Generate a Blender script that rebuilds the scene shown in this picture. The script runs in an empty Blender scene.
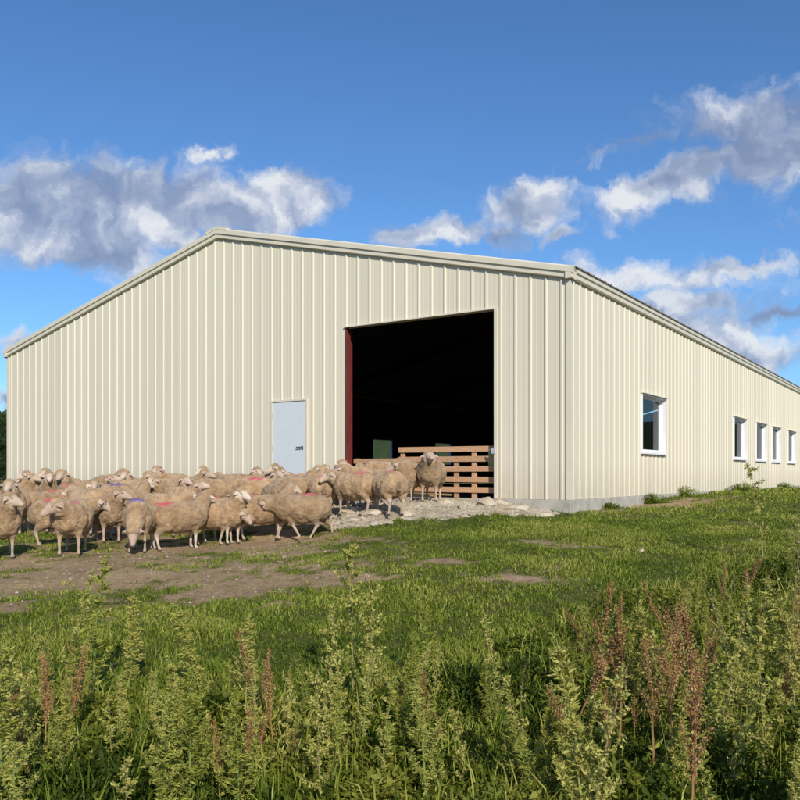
import bpy, bmesh, math, random
import numpy as np
from mathutils import Vector, Matrix, noise as mnoise
R = math.radians
rng = np.random.default_rng(7); random.seed(7)
sc = bpy.context.scene
COL = sc.collection
E = 1.6                      # eye height (m); everything is built in metres around it
F = 834.0                    # focal length in photo pixels (photo 800 wide)

# ------------------------------------------------------------------ helpers
def tag(o, label=None, cat=None, group=None, kind=None):
    if label: o['label'] = label
    if cat: o['category'] = cat
    if group: o['group'] = group
    if kind: o['kind'] = kind
    return o

def link(o, parent=None):
    COL.objects.link(o)
    if parent: o.parent = parent
    return o

def empty(name, loc=(0, 0, 0), rz=0, label=None, cat=None, group=None, scale=1):
    o = bpy.data.objects.new(name, None); link(o)
    o.location = loc; o.rotation_euler = (0, 0, rz); o.scale = (scale,)*3
    return tag(o, label, cat, group)

def np_mesh(name, verts, faces, mats, attrs=None, smooth=False, mat_idx=None):
    """verts (n,3); faces list of arrays (m,k)"""
    me = bpy.data.meshes.new(name)
    verts = np.asarray(verts, dtype=np.float32)
    me.vertices.add(len(verts)); me.vertices.foreach_set('co', verts.ravel())
    faces = [np.asarray(f, dtype=np.int32) for f in faces if len(f)]
    tot = np.concatenate([np.full(len(f), f.shape[1], dtype=np.int32) for f in faces])
    vi = np.concatenate([f.ravel() for f in faces])
    st = np.concatenate([[0], np.cumsum(tot)[:-1]]).astype(np.int32)
    me.loops.add(len(vi)); me.loops.foreach_set('vertex_index', vi)
    me.polygons.add(len(tot)); me.polygons.foreach_set('loop_start', st)
    try: me.polygons.foreach_set('loop_total', tot)
    except Exception: pass
    if smooth: me.polygons.foreach_set('use_smooth', np.ones(len(tot), dtype=bool))
    if mat_idx is not None: me.polygons.foreach_set('material_index', mat_idx.astype(np.int32))
    for k, v in (attrs or {}).items():
        a = me.attributes.new(k, 'FLOAT', 'POINT'); a.data.foreach_set('value', np.asarray(v, dtype=np.float32))
    for m in (mats if isinstance(mats, (list, tuple)) else [mats]): me.materials.append(m)
    me.update(calc_edges=True)
    return me

class MB:
    """collects boxes, bars and tubes, links them as one mesh"""
    def __init__(s): s.v = []; s.f = []
    def quad(s, pts):
        n = len(s.v); s.v += [tuple(p) for p in pts]; s.f.append(tuple(range(n, n+len(pts))))
    def hexa(s, p):      # 8 points: bottom 4 ccw, top 4 ccw
        n = len(s.v); s.v += [tuple(q) for q in p]
        for f in ((3,2,1,0),(4,5,6,7),(0,1,5,4),(1,2,6,5),(2,3,7,6),(3,0,4,7)): s.f.append(tuple(n+i for i in f))
    def box(s, c, h, ax=None):
        c = Vector(c); ax = ax or (Vector((1,0,0)), Vector((0,1,0)), Vector((0,0,1)))
        a, b, d = [Vector(ax[i])*h[i] for i in range(3)]
        s.hexa([c-a-b-d, c+a-b-d, c+a+b-d, c-a+b-d, c-a-b+d, c+a-b+d, c+a+b+d, c-a+b+d])
    def tube(s, pts, rad, n=8):
        pts = [Vector(p) for p in pts]; rings = []
        for i, p in enumerate(pts):
            t = (pts[min(i+1, len(pts)-1)] - pts[max(i-1, 0)]).normalized()
            u = t.cross(Vector((0.3, 0.2, 1)) if abs(t.z) < .9 else Vector((1, 0.1, 0))).normalized(); w = t.cross(u)
            r = rad[i] if isinstance(rad, (list, tuple)) else rad
            k = len(s.v); rings.append(k)
            for j in range(n):
                a = 2*math.pi*j/n; s.v.append(tuple(p + u*math.cos(a)*r + w*math.sin(a)*r))
        for a, b in zip(rings, rings[1:]):
            for j in range(n): s.f.append((a+j, a+(j+1) % n, b+(j+1) % n, b+j))
        s.f.append(tuple(rings[0]+j for j in reversed(range(n)))); s.f.append(tuple(rings[-1]+j for j in range(n)))
    def build(s, name, mat, parent=None, smooth=False, bevel=0):
        me = bpy.data.meshes.new(name); me.from_pydata(s.v, [], s.f)
        for m in (mat if isinstance(mat, (list, tuple)) else [mat]): me.materials.append(m)
        bm = bmesh.new(); bm.from_mesh(me); bmesh.ops.recalc_face_normals(bm, faces=bm.faces)
        bm.to_mesh(me); bm.free()
        if smooth:
            for p in me.polygons: p.use_smooth = True
        o = bpy.data.objects.new(name, me); link(o, parent)
        if bevel:
            b = o.modifiers.new('bev', 'BEVEL'); b.width = bevel; b.segments = 2; b.limit_method = 'ANGLE'
        return o

# ------------------------------------------------------------------ value noise in numpy
_perm = rng.random((256, 256))
def vnoise(x, y):
    xi = np.floor(x).astype(int); yi = np.floor(y).astype(int); fx = x-xi; fy = y-yi
    fx = fx*fx*(3-2*fx); fy = fy*fy*(3-2*fy)
    g = lambda a, b: _perm[a & 255, b & 255]
    return (g(xi, yi)*(1-fx)+g(xi+1, yi)*fx)*(1-fy) + (g(xi, yi+1)*(1-fx)+g(xi+1, yi+1)*fx)*fy
def fbm(x, y, o=4):
    s = 0; a = .5; t = 0
    for i in range(o):
        s = s + a*vnoise(x*2**i+17.3*i, y*2**i+5.1*i); t += a; a *= .5
    return s/t
def sstep(a, b, x):
    t = np.clip((x-a)/(b-a), 0, 1); return t*t*(3-2*t)

# ------------------------------------------------------------------ materials
def mat_new(name):
    m = bpy.data.materials.new(name); m.use_nodes = True
    nt = m.node_tree; bs = nt.nodes['Principled BSDF']
    return m, nt, bs
def N(nt, t, **kw):
    n = nt.nodes.new(t)
    for k, v in kw.items():
        if k.startswith('i_'):
            key = k[2:]; key = int(key) if key.isdigit() else key.replace('_', ' ')
            n.inputs[key].default_value = v
        else: setattr(n, k, v)
    return n
def noise_node(nt, scale, detail=5, rough=.6, vec=None):
    n = N(nt, 'ShaderNodeTexNoise'); n.inputs['Scale'].default_value = scale
    n.inputs['Detail'].default_value = detail; n.inputs['Roughness'].default_value = rough
    if vec is not None: nt.links.new(vec, n.inputs['Vector'])
    return n
def mixc(nt, fac, a, b, mode='MIX'):
    n = N(nt, 'ShaderNodeMix', data_type='RGBA', blend_type=mode)
    for idx, v in ((0, fac), (6, a), (7, b)):
        if hasattr(v, 'links'): nt.links.new(v, n.inputs[idx])
        else: n.inputs[idx].default_value = v if idx == 0 or len(v) == 4 else (*v, 1)
    return n.outputs[2]
def ramp(nt, inp, stops, interp='LINEAR'):
    n = N(nt, 'ShaderNodeValToRGB'); n.color_ramp.interpolation = interp
    el = n.color_ramp.elements
    while len(el) < len(stops): el.new(.5)
    for e, (p, c) in zip(el, stops): e.position = p; e.color = (*c, 1) if len(c) == 3 else c
    nt.links.new(inp, n.inputs[0]); return n.outputs[0]
def bump(nt, h, bs, strength=.3, dist=.02):
    b = N(nt, 'ShaderNodeBump'); b.inputs['Strength'].default_value = strength; b.inputs['Distance'].default_value = dist
    nt.links.new(h, b.inputs['Height']); nt.links.new(b.outputs[0], bs.inputs['Normal'])

def painted(name, col, rough=.45, var=.05, scale=1.5, spec=.4, dirt=0.0, streak=False):
    m, nt, bs = mat_new(name)
    tc = N(nt, 'ShaderNodeTexCoord'); mp = N(nt, 'ShaderNodeMapping')
    nt.links.new(tc.outputs['Object'], mp.inputs[0])
    if streak: mp.inputs['Scale'].default_value = (1, 1, .12)
    n = noise_node(nt, scale, 6, .65, mp.outputs[0])
    c2 = tuple(max(0, c*(1-var*3)) for c in col)
    c = mixc(nt, ramp(nt, n.outputs[0], [(.35, (0, 0, 0)), (.75, (1, 1, 1))]), col, c2)
    if dirt:
        sx = N(nt, 'ShaderNodeSeparateXYZ'); nt.links.new(tc.outputs['Object'], sx.inputs[0])
        mr = N(nt, 'ShaderNodeMapRange'); nt.links.new(sx.outputs[2], mr.inputs[0])
        mr.inputs[1].default_value = E-.447+.75; mr.inputs[2].default_value = E-.447; mr.inputs[3].default_value = 0; mr.inputs[4].default_value = 1
        n2 = noise_node(nt, 5, 6, .7, tc.outputs['Object'])
        mm = N(nt, 'ShaderNodeMath', operation='MULTIPLY'); nt.links.new(mr.outputs[0], mm.inputs[0]); nt.links.new(n2.outputs[0], mm.inputs[1])
        m2 = N(nt, 'ShaderNodeMath', operation='MULTIPLY', use_clamp=True); nt.links.new(mm.outputs[0], m2.inputs[0]); m2.inputs[1].default_value = dirt
        c = mixc(nt, m2.outputs[0], c, (.30, .25, .17))
    if streak:      # every 0.9 m sheet has its own slight tone
        dp = N(nt, 'ShaderNodeVectorMath', operation='DOT_PRODUCT'); nt.links.new(tc.outputs['Object'], dp.inputs[0]); dp.inputs[1].default_value = (-.2698, 1.3882, 0)
        dv = N(nt, 'ShaderNodeMath', operation='DIVIDE'); nt.links.new(dp.outputs['Value'], dv.inputs[0]); dv.inputs[1].default_value = .915
        fl = N(nt, 'ShaderNodeMath', operation='FLOOR'); nt.links.new(dv.outputs[0], fl.inputs[0]); wn = N(nt, 'ShaderNodeTexWhiteNoise', noise_dimensions='1D'); nt.links.new(fl.outputs[0], wn.inputs['W'])
        mr_ = N(nt, 'ShaderNodeMapRange'); nt.links.new(wn.outputs['Value'], mr_.inputs[0]); mr_.inputs[3].default_value = .955; mr_.inputs[4].default_value = 1.02
        hs_ = N(nt, 'ShaderNodeHueSaturation'); nt.links.new(c, hs_.inputs['Color']); nt.links.new(mr_.outputs[0], hs_.inputs['Value']); c = hs_.outputs[0]
    nt.links.new(c, bs.inputs['Base Color'])
    bs.inputs['Roughness'].default_value = rough; bs.inputs['Specular IOR Level'].default_value = spec
    return m

M = {}
M['cladding'] = painted('cream_cladding', (.685, .63, .485), .55, .015, .8, .35, dirt=.55, streak=True)
M['trim'] = painted('cream_trim', (.68, .625, .485), .4, .03, 2, .4)
M['shade_liner'] = painted('added_shade_liner', (.13, .125, .115), .8, .1, 1)  # dark tone stands in for deep shade inside the barn
M['steel'] = painted('red_oxide_steel', (.17, .032, .025), .55, .12, 3)
M['white'] = painted('white_window_plastic', (.82, .83, .84), .35, .02, 3)
M['door'] = painted('pale_blue_white_door', (.62, .665, .68), .4, .02, 3)
M['roofm'] = painted('roof_sheet', (.42, .34, .31), .45, .1, 1)
M['black'] = painted('dark_metal', (.03, .03, .03), .4, .1, 5)
M['galv'] = painted('galvanised', (.45, .47, .5), .4, .1, 9)
M['galv_dark'] = painted('dull_dark_steel', (.10, .10, .105), .4, .1, 5)
M['hoof'] = painted('hoof', (.05, .04, .03), .6, .1, 9)
m, nt, bs = mat_new('sheep_eye'); bs.inputs['Base Color'].default_value = (.012, .009, .006, 1); bs.inputs['Roughness'].default_value = .15; M['eye'] = m

m, nt, bs = mat_new('concrete'); tc = N(nt, 'ShaderNodeTexCoord')
n = noise_node(nt, 3, 8, .7, tc.outputs['Object']); n2 = noise_node(nt, 40, 4, .7, tc.outputs['Object'])
c = ramp(nt, n.outputs[0], [(.3, (.30, .275, .225)), (.55, (.43, .405, .345)), (.75, (.50, .48, .42))])
c = mixc(nt, .25, c, n2.outputs[0], 'OVERLAY'); nt.links.new(c, bs.inputs['Base Color']); bs.inputs['Roughness'].default_value = .9
bump(nt, n2.outputs[0], bs, .5, .01); M['concrete'] = m

m, nt, bs = mat_new('limestone_rubble'); tc = N(nt, 'ShaderNodeTexCoord')
n = noise_node(nt, 2.2, 8, .7, tc.outputs['Object']); n2 = noise_node(nt, 22, 6, .7, tc.outputs['Object'])
c = ramp(nt, n.outputs[0], [(.3, (.25, .19, .12)), (.5, (.46, .385, .265)), (.7, (.60, .53, .41))])
c = mixc(nt, .3, c, n2.outputs[0], 'OVERLAY'); nt.links.new(c, bs.inputs['Base Color']); bs.inputs['Roughness'].default_value = .95
bump(nt, n2.outputs[0], bs, .7, .02); M['rock'] = m

m, nt, bs = mat_new('sawn_timber'); tc = N(nt, 'ShaderNodeTexCoord'); oi = N(nt, 'ShaderNodeObjectInfo')
mp = N(nt, 'ShaderNodeMapping'); nt.links.new(tc.outputs['Generated'], mp.inputs[0]); mp.inputs['Scale'].default_value = (1.5, 9, 9)
ad = N(nt, 'ShaderNodeVectorMath', operation='ADD'); nt.links.new(mp.outputs[0], ad.inputs[0]); nt.links.new(oi.outputs['Random'], ad.inputs[1])
n = noise_node(nt, 2.5, 8, .65, ad.outputs[0])
c = ramp(nt, n.outputs[0], [(.25, (.27, .135, .06)), (.5, (.50, .29, .15)), (.75, (.62, .40, .235))])
hv = N(nt, 'ShaderNodeHueSaturation'); nt.links.new(c, hv.inputs['Color'])
mr = N(nt, 'ShaderNodeMapRange'); nt.links.new(oi.outputs['Random'], mr.inputs[0]); mr.inputs[3].default_value = .8; mr.inputs[4].default_value = 1.15
nt.links.new(mr.outputs[0], hv.inputs['Value'])
nt.links.new(hv.outputs[0], bs.inputs['Base Color']); bs.inputs['Roughness'].default_value = .8; bump(nt, n.outputs[0], bs, .4, .01); M['wood'] = m

# clear glass: sees through, reflects by its angle
m, nt, bs = mat_new('window_glass'); out = nt.nodes['Material Output']
tr = N(nt, 'ShaderNodeBsdfTransparent'); tr.inputs[0].default_value = (.72, .75, .76, 1)
gl = N(nt, 'ShaderNodeBsdfGlossy'); gl.inputs['Roughness'].default_value = .02; gl.inputs[0].default_value = (.95, .97, 1, 1)
lw = N(nt, 'ShaderNodeLayerWeight'); lw.inputs[0].default_value = .5; pw = N(nt, 'ShaderNodeMath', operation='POWER'); nt.links.new(lw.outputs['Facing'], pw.inputs[0]); pw.inputs[1].default_value = 5
fr = N(nt, 'ShaderNodeMath', operation='MULTIPLY_ADD'); nt.links.new(pw.outputs[0], fr.inputs[0]); fr.inputs[1].default_value = .45; fr.inputs[2].default_value = .07; mx = N(nt, 'ShaderNodeMixShader')
nt.links.new(fr.outputs[0], mx.inputs[0]); nt.links.new(tr.outputs[0], mx.inputs[1]); nt.links.new(gl.outputs[0], mx.inputs[2])
nt.links.new(mx.outputs[0], out.inputs[0]); M['glass'] = m

def leafmat(name, c1, c2, c3, trans=.35):
    """plant material, colour varied by the 'tint' attribute and by the individual"""
    m, nt, bs = mat_new(name); out = nt.nodes['Material Output']
    at = N(nt, 'ShaderNodeAttribute', attribute_name='tint'); oi = N(nt, 'ShaderNodeObjectInfo')
    mr = N(nt, 'ShaderNodeMapRange'); nt.links.new(oi.outputs['Random'], mr.inputs[0]); mr.inputs[3].default_value = -.14; mr.inputs[4].default_value = .14
    ad = N(nt, 'ShaderNodeMath', operation='ADD', use_clamp=True); nt.links.new(at.outputs['Fac'], ad.inputs[0]); nt.links.new(mr.outputs[0], ad.inputs[1])
    c = ramp(nt, ad.outputs[0], [(0, c1), (.5, c2), (1, c3)])
    nt.links.new(c, bs.inputs['Base Color']); bs.inputs['Roughness'].default_value = .6; bs.inputs['Specular IOR Level'].default_value = .25
    tl = N(nt, 'ShaderNodeBsdfTranslucent'); nt.links.new(c, tl.inputs[0]); mx = N(nt, 'ShaderNodeMixShader'); mx.inputs[0].default_value = trans
    nt.links.new(bs.outputs[0], mx.inputs[1]); nt.links.new(tl.outputs[0], mx.inputs[2]); nt.links.new(mx.outputs[0], out.inputs[0])
    return m
M['grass'] = leafmat('grass_blades', (.050, .088, .009), (.185, .25, .021), (.42, .40, .09), .3)
M['weed'] = leafmat('weed_leaf', (.10, .135, .014), (.36, .375, .055), (.60, .55, .17), .4)
M['weedlow'] = leafmat('undergrowth_leaf', (.040, .070, .008), (.165, .205, .020), (.38, .37, .07), .45)
M['stalk'] = leafmat('weed_stalk', (.10, .15, .035), (.20, .25, .07), (.32, .28, .12), .05)
M['rust'] = leafmat('dock_seed', (.19, .085, .032), (.42, .235, .095), (.58, .41, .19), .3)
M['straw'] = leafmat('dry_straw', (.22, .17, .07), (.35, .29, .13), (.48, .42, .22), .25)
M['tree'] = leafmat('tree_leaf', (.018, .040, .010), (.042, .075, .018), (.09, .125, .035), .3)
M['bark'] = painted('bark', (.09, .07, .05), .9, .2, 6)

# ground
m, nt, bs = mat_new('meadow_soil'); tc = N(nt, 'ShaderNodeTexCoord')
geo = N(nt, 'ShaderNodeNewGeometry')
a1 = N(nt, 'ShaderNodeAttribute', attribute_name='dirt'); a2 = N(nt, 'ShaderNodeAttribute', attribute_name='gravel')
nA = noise_node(nt, 1.3, 8, .65, geo.outputs['Position']); nB = noise_node(nt, 14, 8, .75, geo.outputs['Position']); nC = noise_node(nt, 70, 4, .7, geo.outputs['Position'])
turf = ramp(nt, nB.outputs[0], [(.3, (.055, .062, .012)), (.55, (.13, .13, .028)), (.75, (.26, .20, .085))])
soil = ramp(nt, nB.outputs[0], [(.25, (.21, .13, .065)), (.5, (.40, .275, .155)), (.75, (.56, .42, .26))])
soil = mixc(nt, .55, soil, ramp(nt, nA.outputs[0], [(.35, (.38, .38, .38)), (.65, (.68, .68, .68))]), 'OVERLAY')
grav = ramp(nt, nB.outputs[0], [(.3, (.25, .185, .115)), (.5, (.44, .355, .24)), (.7, (.58, .50, .37))])
c = mixc(nt, a1.outputs['Fac'], turf, soil); c = mixc(nt, a2.outputs['Fac'], c, grav)
nt.links.new(c, bs.inputs['Base Color']); bs.inputs['Roughness'].default_value = .95; bs.inputs['Specular IOR Level'].default_value = .15
mm = N(nt, 'ShaderNodeMath', operation='ADD'); nt.links.new(nB.outputs[0], mm.inputs[0]); nt.links.new(nC.outputs[0], mm.inputs[1])
bump(nt, mm.outputs[0], bs, .8, .035); M['ground'] = m

# sheep: wool with per-animal marker paint, bare face and legs
m, nt, bs = mat_new('sheep_wool'); tc = N(nt, 'ShaderNodeTexCoord'); oi = N(nt, 'ShaderNodeObjectInfo')
sk = N(nt, 'ShaderNodeAttribute', attribute_name='bare'); hf = N(nt, 'ShaderNodeAttribute', attribute_name='hoof'); mk = N(nt, 'ShaderNodeAttribute', attribute_name='mark'); gr = N(nt, 'ShaderNodeAttribute', attribute_name='soiled')
n1 = noise_node(nt, 7, 7, .75, tc.outputs['Object']); n2 = noise_node(nt, 34, 6, .75, tc.outputs['Object'])
vo = N(nt, 'ShaderNodeTexVoronoi'); vo.inputs['Scale'].default_value = 24; nt.links.new(tc.outputs['Object'], vo.inputs['Vector'])
wool = ramp(nt, n1.outputs[0], [(.32, (.235, .140, .068)), (.5, (.40, .26, .137)), (.68, (.55, .385, .215))])
wool = mixc(nt, .5, wool, ramp(nt, n2.outputs[0], [(.3, (.3, .3, .3)), (.7, (.7, .7, .7))]), 'OVERLAY')
hv = N(nt, 'ShaderNodeHueSaturation'); nt.links.new(wool, hv.inputs['Color'])
mr = N(nt, 'ShaderNodeMapRange'); nt.links.new(oi.outputs['Random'], mr.inputs[0]); mr.inputs[3].default_value = .84; mr.inputs[4].default_value = 1.14
nt.links.new(mr.outputs[0], hv.inputs['Value']); wool = mixc(nt, gr.outputs['Fac'], hv.outputs[0], (.10, .075, .045))
# marker paint, colour = object colour
mk2 = N(nt, 'ShaderNodeAttribute', attribute_name='mark_front')
def _m(op, a, b):
    n_ = N(nt, 'ShaderNodeMath', operation=op)
    for i_, v_ in enumerate((a, b)):
        if hasattr(v_, 'links'): nt.links.new(v_, n_.inputs[i_])
        else: n_.inputs[i_].default_value = v_
    return n_
isR = _m('GREATER_THAN', oi.outputs['Alpha'], .75); isF = _m('MULTIPLY', _m('GREATER_THAN', oi.outputs['Alpha'], .25).outputs[0], _m('LESS_THAN', oi.outputs['Alpha'], .75).outputs[0])
mn = _m('ADD', _m('MULTIPLY', mk.outputs['Fac'], isR.outputs[0]).outputs[0], _m('MULTIPLY', mk2.outputs['Fac'], isF.outputs[0]).outputs[0])
m3 = N(nt, 'ShaderNodeMath', operation='ADD'); nt.links.new(n2.outputs[0], m3.inputs[0]); nt.links.new(mn.outputs[0], m3.inputs[1])
mf = ramp(nt, m3.outputs[0], [(.62, (0, 0, 0)), (.92, (1, 1, 1))])
m4 = N(nt, 'ShaderNodeMath', operation='MULTIPLY', use_clamp=True); nt.links.new(mf, m4.inputs[0]); m4.inputs[1].default_value = .92
wool = mixc(nt, m4.outputs[0], wool, oi.outputs['Color'])
mr2 = N(nt, 'ShaderNodeMath', operation='FRACT'); m9 = N(nt, 'ShaderNodeMath', operation='MULTIPLY'); nt.links.new(oi.outputs['Random'], m9.inputs[0]); m9.inputs[1].default_value = 7.3; nt.links.new(m9.outputs[0], mr2.inputs[0])
facec = mixc(nt, mr2.outputs[0], (.45, .325, .235), (.60, .49, .375))
facec = mixc(nt, .55, facec, n1.outputs[0], 'OVERLAY')
sz = N(nt, 'ShaderNodeSeparateXYZ'); nt.links.new(tc.outputs['Object'], sz.inputs[0]); lg = N(nt, 'ShaderNodeMapRange'); nt.links.new(sz.outputs[2], lg.inputs[0]); lg.inputs[1].default_value = .22; lg.inputs[2].default_value = .05; lg.inputs[4].default_value = .45
facec = mixc(nt, lg.outputs[0], facec, (.30, .22, .15))
c = mixc(nt, sk.outputs['Fac'], wool, facec); c = mixc(nt, hf.outputs['Fac'], c, (.05, .04, .03))
nt.links.new(c, bs.inputs['Base Color']); bs.inputs['Roughness'].default_value = .95; bs.inputs['Specular IOR Level'].default_value = .1
try: bs.inputs['Sheen Weight'].default_value = .15; bs.inputs['Sheen Roughness'].default_value = .6
except Exception: pass
n7 = noise_node(nt, 95, 4, .8, tc.outputs['Object']); hh = N(nt, 'ShaderNodeMath', operation='ADD'); nt.links.new(n7.outputs[0], hh.inputs[0]); nt.links.new(n2.outputs[0], hh.inputs[1])
ih = N(nt, 'ShaderNodeMath', operation='MULTIPLY'); inv = N(nt, 'ShaderNodeMath', operation='SUBTRACT'); inv.inputs[0].default_value = 1; nt.links.new(sk.outputs['Fac'], inv.inputs[1])
nt.links.new(hh.outputs[0], ih.inputs[0]); nt.links.new(inv.outputs[0], ih.inputs[1]); bump(nt, ih.outputs[0], bs, .7, .02)
M['sheep'] = m

# ------------------------------------------------------------------ terrain
CP = [(-5.2,11.1,-1.09),(-4.45,11.4,-1.09),(-3.4,12.8,-1.06),(-1.4,13.4,-1.0),(-.85,14.3,-.63),(-.23,13.8,-.66),(.1,15.3,-.50),(.6,15.2,-.48),(1.6,15.0,-.50),
      (0,13.0,-.80),(1.5,13.6,-.70),(2.6,14.2,-.71),(3.04,14.3,-.73),(3.6,14.6,-.74),(2,11,-.87),(5.2,16.6,-.66),(6.5,18.2,-.58),(10.3,24.2,-.50),(17.6,35,-.55),(30,55,-.6),
      (-2.6,18.0,-.66),(-1.7,16.6,-.72),(-4,15.5,-.82),(-7,20.5,-.78),(-12,24,-.70),(-8,15,-.98),(-6.5,17.2,-.74),(-8.6,17.2,-.80),(-12,15,-1.0),
      (6,12,-.76),(8,16,-.62),(12,18,-.6),(4,8,-1.04),(4,5,-1.32),(0,11,-.93),(0,8,-1.14),(0,5,-1.36),(0,3,-1.48),(-3,8,-1.2),(-3,5,-1.38),(-6,8,-1.22),
      (0,0,-1.58),(5,0,-1.5),(-5,0,-1.55),(0,-8,-1.6),(9,9,-.85),(-1,19,-.68),(2,17.5,-.66),(-20,30,-.8),(0,40,-.7),(30,30,-.6),(-30,10,-1.1),(30,0,-1.2),(-30,-20,-1.4),(20,-20,-1.4),(-20,60,-.8)]
CP = np.array(CP)
def _phi(r): return np.where(r > 1e-9, r*r*np.log(np.maximum(r, 1e-9)), 0)
_n = len(CP); _A = np.zeros((_n+3, _n+3)); _r = np.hypot(CP[:, None, 0]-CP[None, :, 0], CP[:, None, 1]-CP[None, :, 1])
_A[:_n, :_n] = _phi(_r) + np.eye(_n)*.25; _A[:_n, _n] = 1; _A[:_n, _n+1:] = CP[:, :2]; _A[_n:, :_n] = _A[:_n, _n:].T
_w = np.linalg.solve(_A, np.concatenate([CP[:, 2], [0, 0, 0]]))
def ground_smooth(x, y):
    x = np.asarray(x, float); y = np.asarray(y, float); sh = x.shape; x = x.ravel(); y = y.ravel()
    out = np.zeros(len(x))
    for i in range(0, len(x), 40000):
        xs = x[i:i+40000]; ys = y[i:i+40000]
        out[i:i+40000] = _phi(np.hypot(xs[:, None]-CP[:, 0], ys[:, None]-CP[:, 1])) @ _w[:_n] + _w[_n] + _w[_n+1]*xs + _w[_n+2]*ys
    far = sstep(28, 60, np.hypot(x, y-12)); out = out*(1-far) + far*(-.75)
    return out.reshape(sh)
def ground(x, y):
    x = np.asarray(x, float); y = np.asarray(y, float)
    z = ground_smooth(x, y)
    near = 1-sstep(40, 80, np.hypot(x, y))
    z = z + near*((fbm(x*.9+50, y*.9+50, 4)-.5)*.10 + (fbm(x*5+9, y*5+3, 3)-.5)*.035)
    return z + E
def gz(x, y): return float(ground(np.array([x]), np.array([y]))[0])
def at(px, Y): return (px-400)/F*Y

def pixmask(x, y, z):
    yy = np.maximum(y, .5); return x/yy*F+400, 475-(z-E)/yy*F
def ell(px, py, lst):
    v = np.full(px.shape, -9.0)
    for cx, cy, rx, ry, ang in lst:
        a = R(ang); dx = px-cx; dy = py-cy; u = dx*math.cos(a)+dy*math.sin(a); w = -dx*math.sin(a)+dy*math.cos(a)
        v = np.maximum(v, 1-np.hypot(u/rx, w/ry))
    return v
DIRT = [(90,570,190,33,-7),(190,578,180,24,-4),(20,584,80,24,0),(270,546,100,16,-5),(90,530,90,14,0),(250,522,120,14,0),(235,592,70,9,-3),(340,577,42,6,0),(520,578,62,5,2),(445,562,40,3.5,0),(650,505,70,4,-4),(560,545,60,3,2)]
GRAV = [(430,507,95,12,-2),(365,520,38,9,-8),(515,511,40,5,3),(470,500,80,10,0),(350,508,40,16,0)]
def masks(x, y, z):
    px, py = pixmask(x, y, z); front = (y > 4)
    n = fbm(x*1.6, y*1.6, 5)-.5; n2 = fbm(x*6+31, y*6, 3)-.5; n3 = vnoise(x*19+3, y*19)-.5
    d = np.where(front, sstep(-.20, .50, ell(px, py, DIRT)-.06+n*1.5+n2*1.6+n3*.7), 0)
    d = np.maximum(d, sstep(.70, .80, fbm(x*.8+90, y*.8, 5)+n2*.5)*.6*(y > 5))
    g = np.where(front, sstep(-.05, .2, ell(px, py, GRAV)+n*.7+n2*.4), 0)
    return d, g

def axis(parts):
    out = []
    for a, b, st in parts: out += list(np.arange(a, b, st))
    return np.array(out)
gx = axis([(-1500,-300,200),(-300,-60,30),(-60,-20,3),(-20,-12,.5),(-12,14,.09),(14,24,.4),(24,60,3),(60,300,30),(300,1501,200)])
gy = axis([(-1500,-300,200),(-300,-40,30),(-40,-4,3),(-4,3,.4),(3,21,.09),(21,38,.4),(38,80,3),(80,300,30),(300,1501,200)])
X, Y = np.meshgrid(gx, gy); Z = ground(X, Y)
D_, G_ = masks(X, Y, Z)
Z = Z + G_*(fbm(X*3.1, Y*3.1, 4)-.5)*.10 + D_*(fbm(X*9, Y*9, 2)-.5)*.02
nx, ny = len(gx), len(gy); idx = np.arange(nx*ny).reshape(ny, nx)
q = np.stack([idx[:-1, :-1], idx[:-1, 1:], idx[1:, 1:], idx[1:, :-1]], -1).reshape(-1, 4)
me = np_mesh('ground', np.stack([X, Y, Z], -1).reshape(-1, 3), [q], M['ground'], {'dirt': D_.ravel(), 'gravel': G_.ravel()}, smooth=True)
tag(link(bpy.data.objects.new('ground', me)), kind='structure')

# ------------------------------------------------------------------ barn
Dc = 14.9; ZB = E-.447
A = Vector((.2038*Dc, Dc, 0)); dF = Vector((-.8290, .5592, 0)); dS = Vector((.5592, .8290, 0))
nF = -dS; nS = -dF                                # outward normals: gable front, long side
W = 17.72; L = 48.0; EH = 4.08; SL = .2395
def topF(s): return EH + SL*min(s, W-s)
barn = empty('barn', (A.x, A.y, 0), 0, 'long cream ribbed metal barn with low gable roof and open doorway', 'barn')
inv = Matrix.Translation(-Vector((A.x, A.y, 0)))
def barn_part(mb, name, mat, parent=None, **k):
    o = mb.build(name, mat, parent or barn, **k)
    if o.parent is barn: o.matrix_parent_inverse = inv
    return o
def P(o, d, n, s, off, z): v = o + d*s + n*off; return Vector((v.x, v.y, ZB+z))
def profile(Lw, ribs=True):
    pts = [(0.0, 0.0)]
    if ribs:
        p = .305; c = .16
        while c < Lw-.06:
            pts += [(c-.032, 0), (c-.015, .020), (c+.015, .020), (c+.032, 0)]
            for m_ in (.105, .2):
                if c+m_+.02 < Lw-.05: pts += [(c+m_-.012, 0), (c+m_, .003), (c+m_+.012, 0)]
            c += p
    pts.append((Lw, 0.0)); return pts
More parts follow.
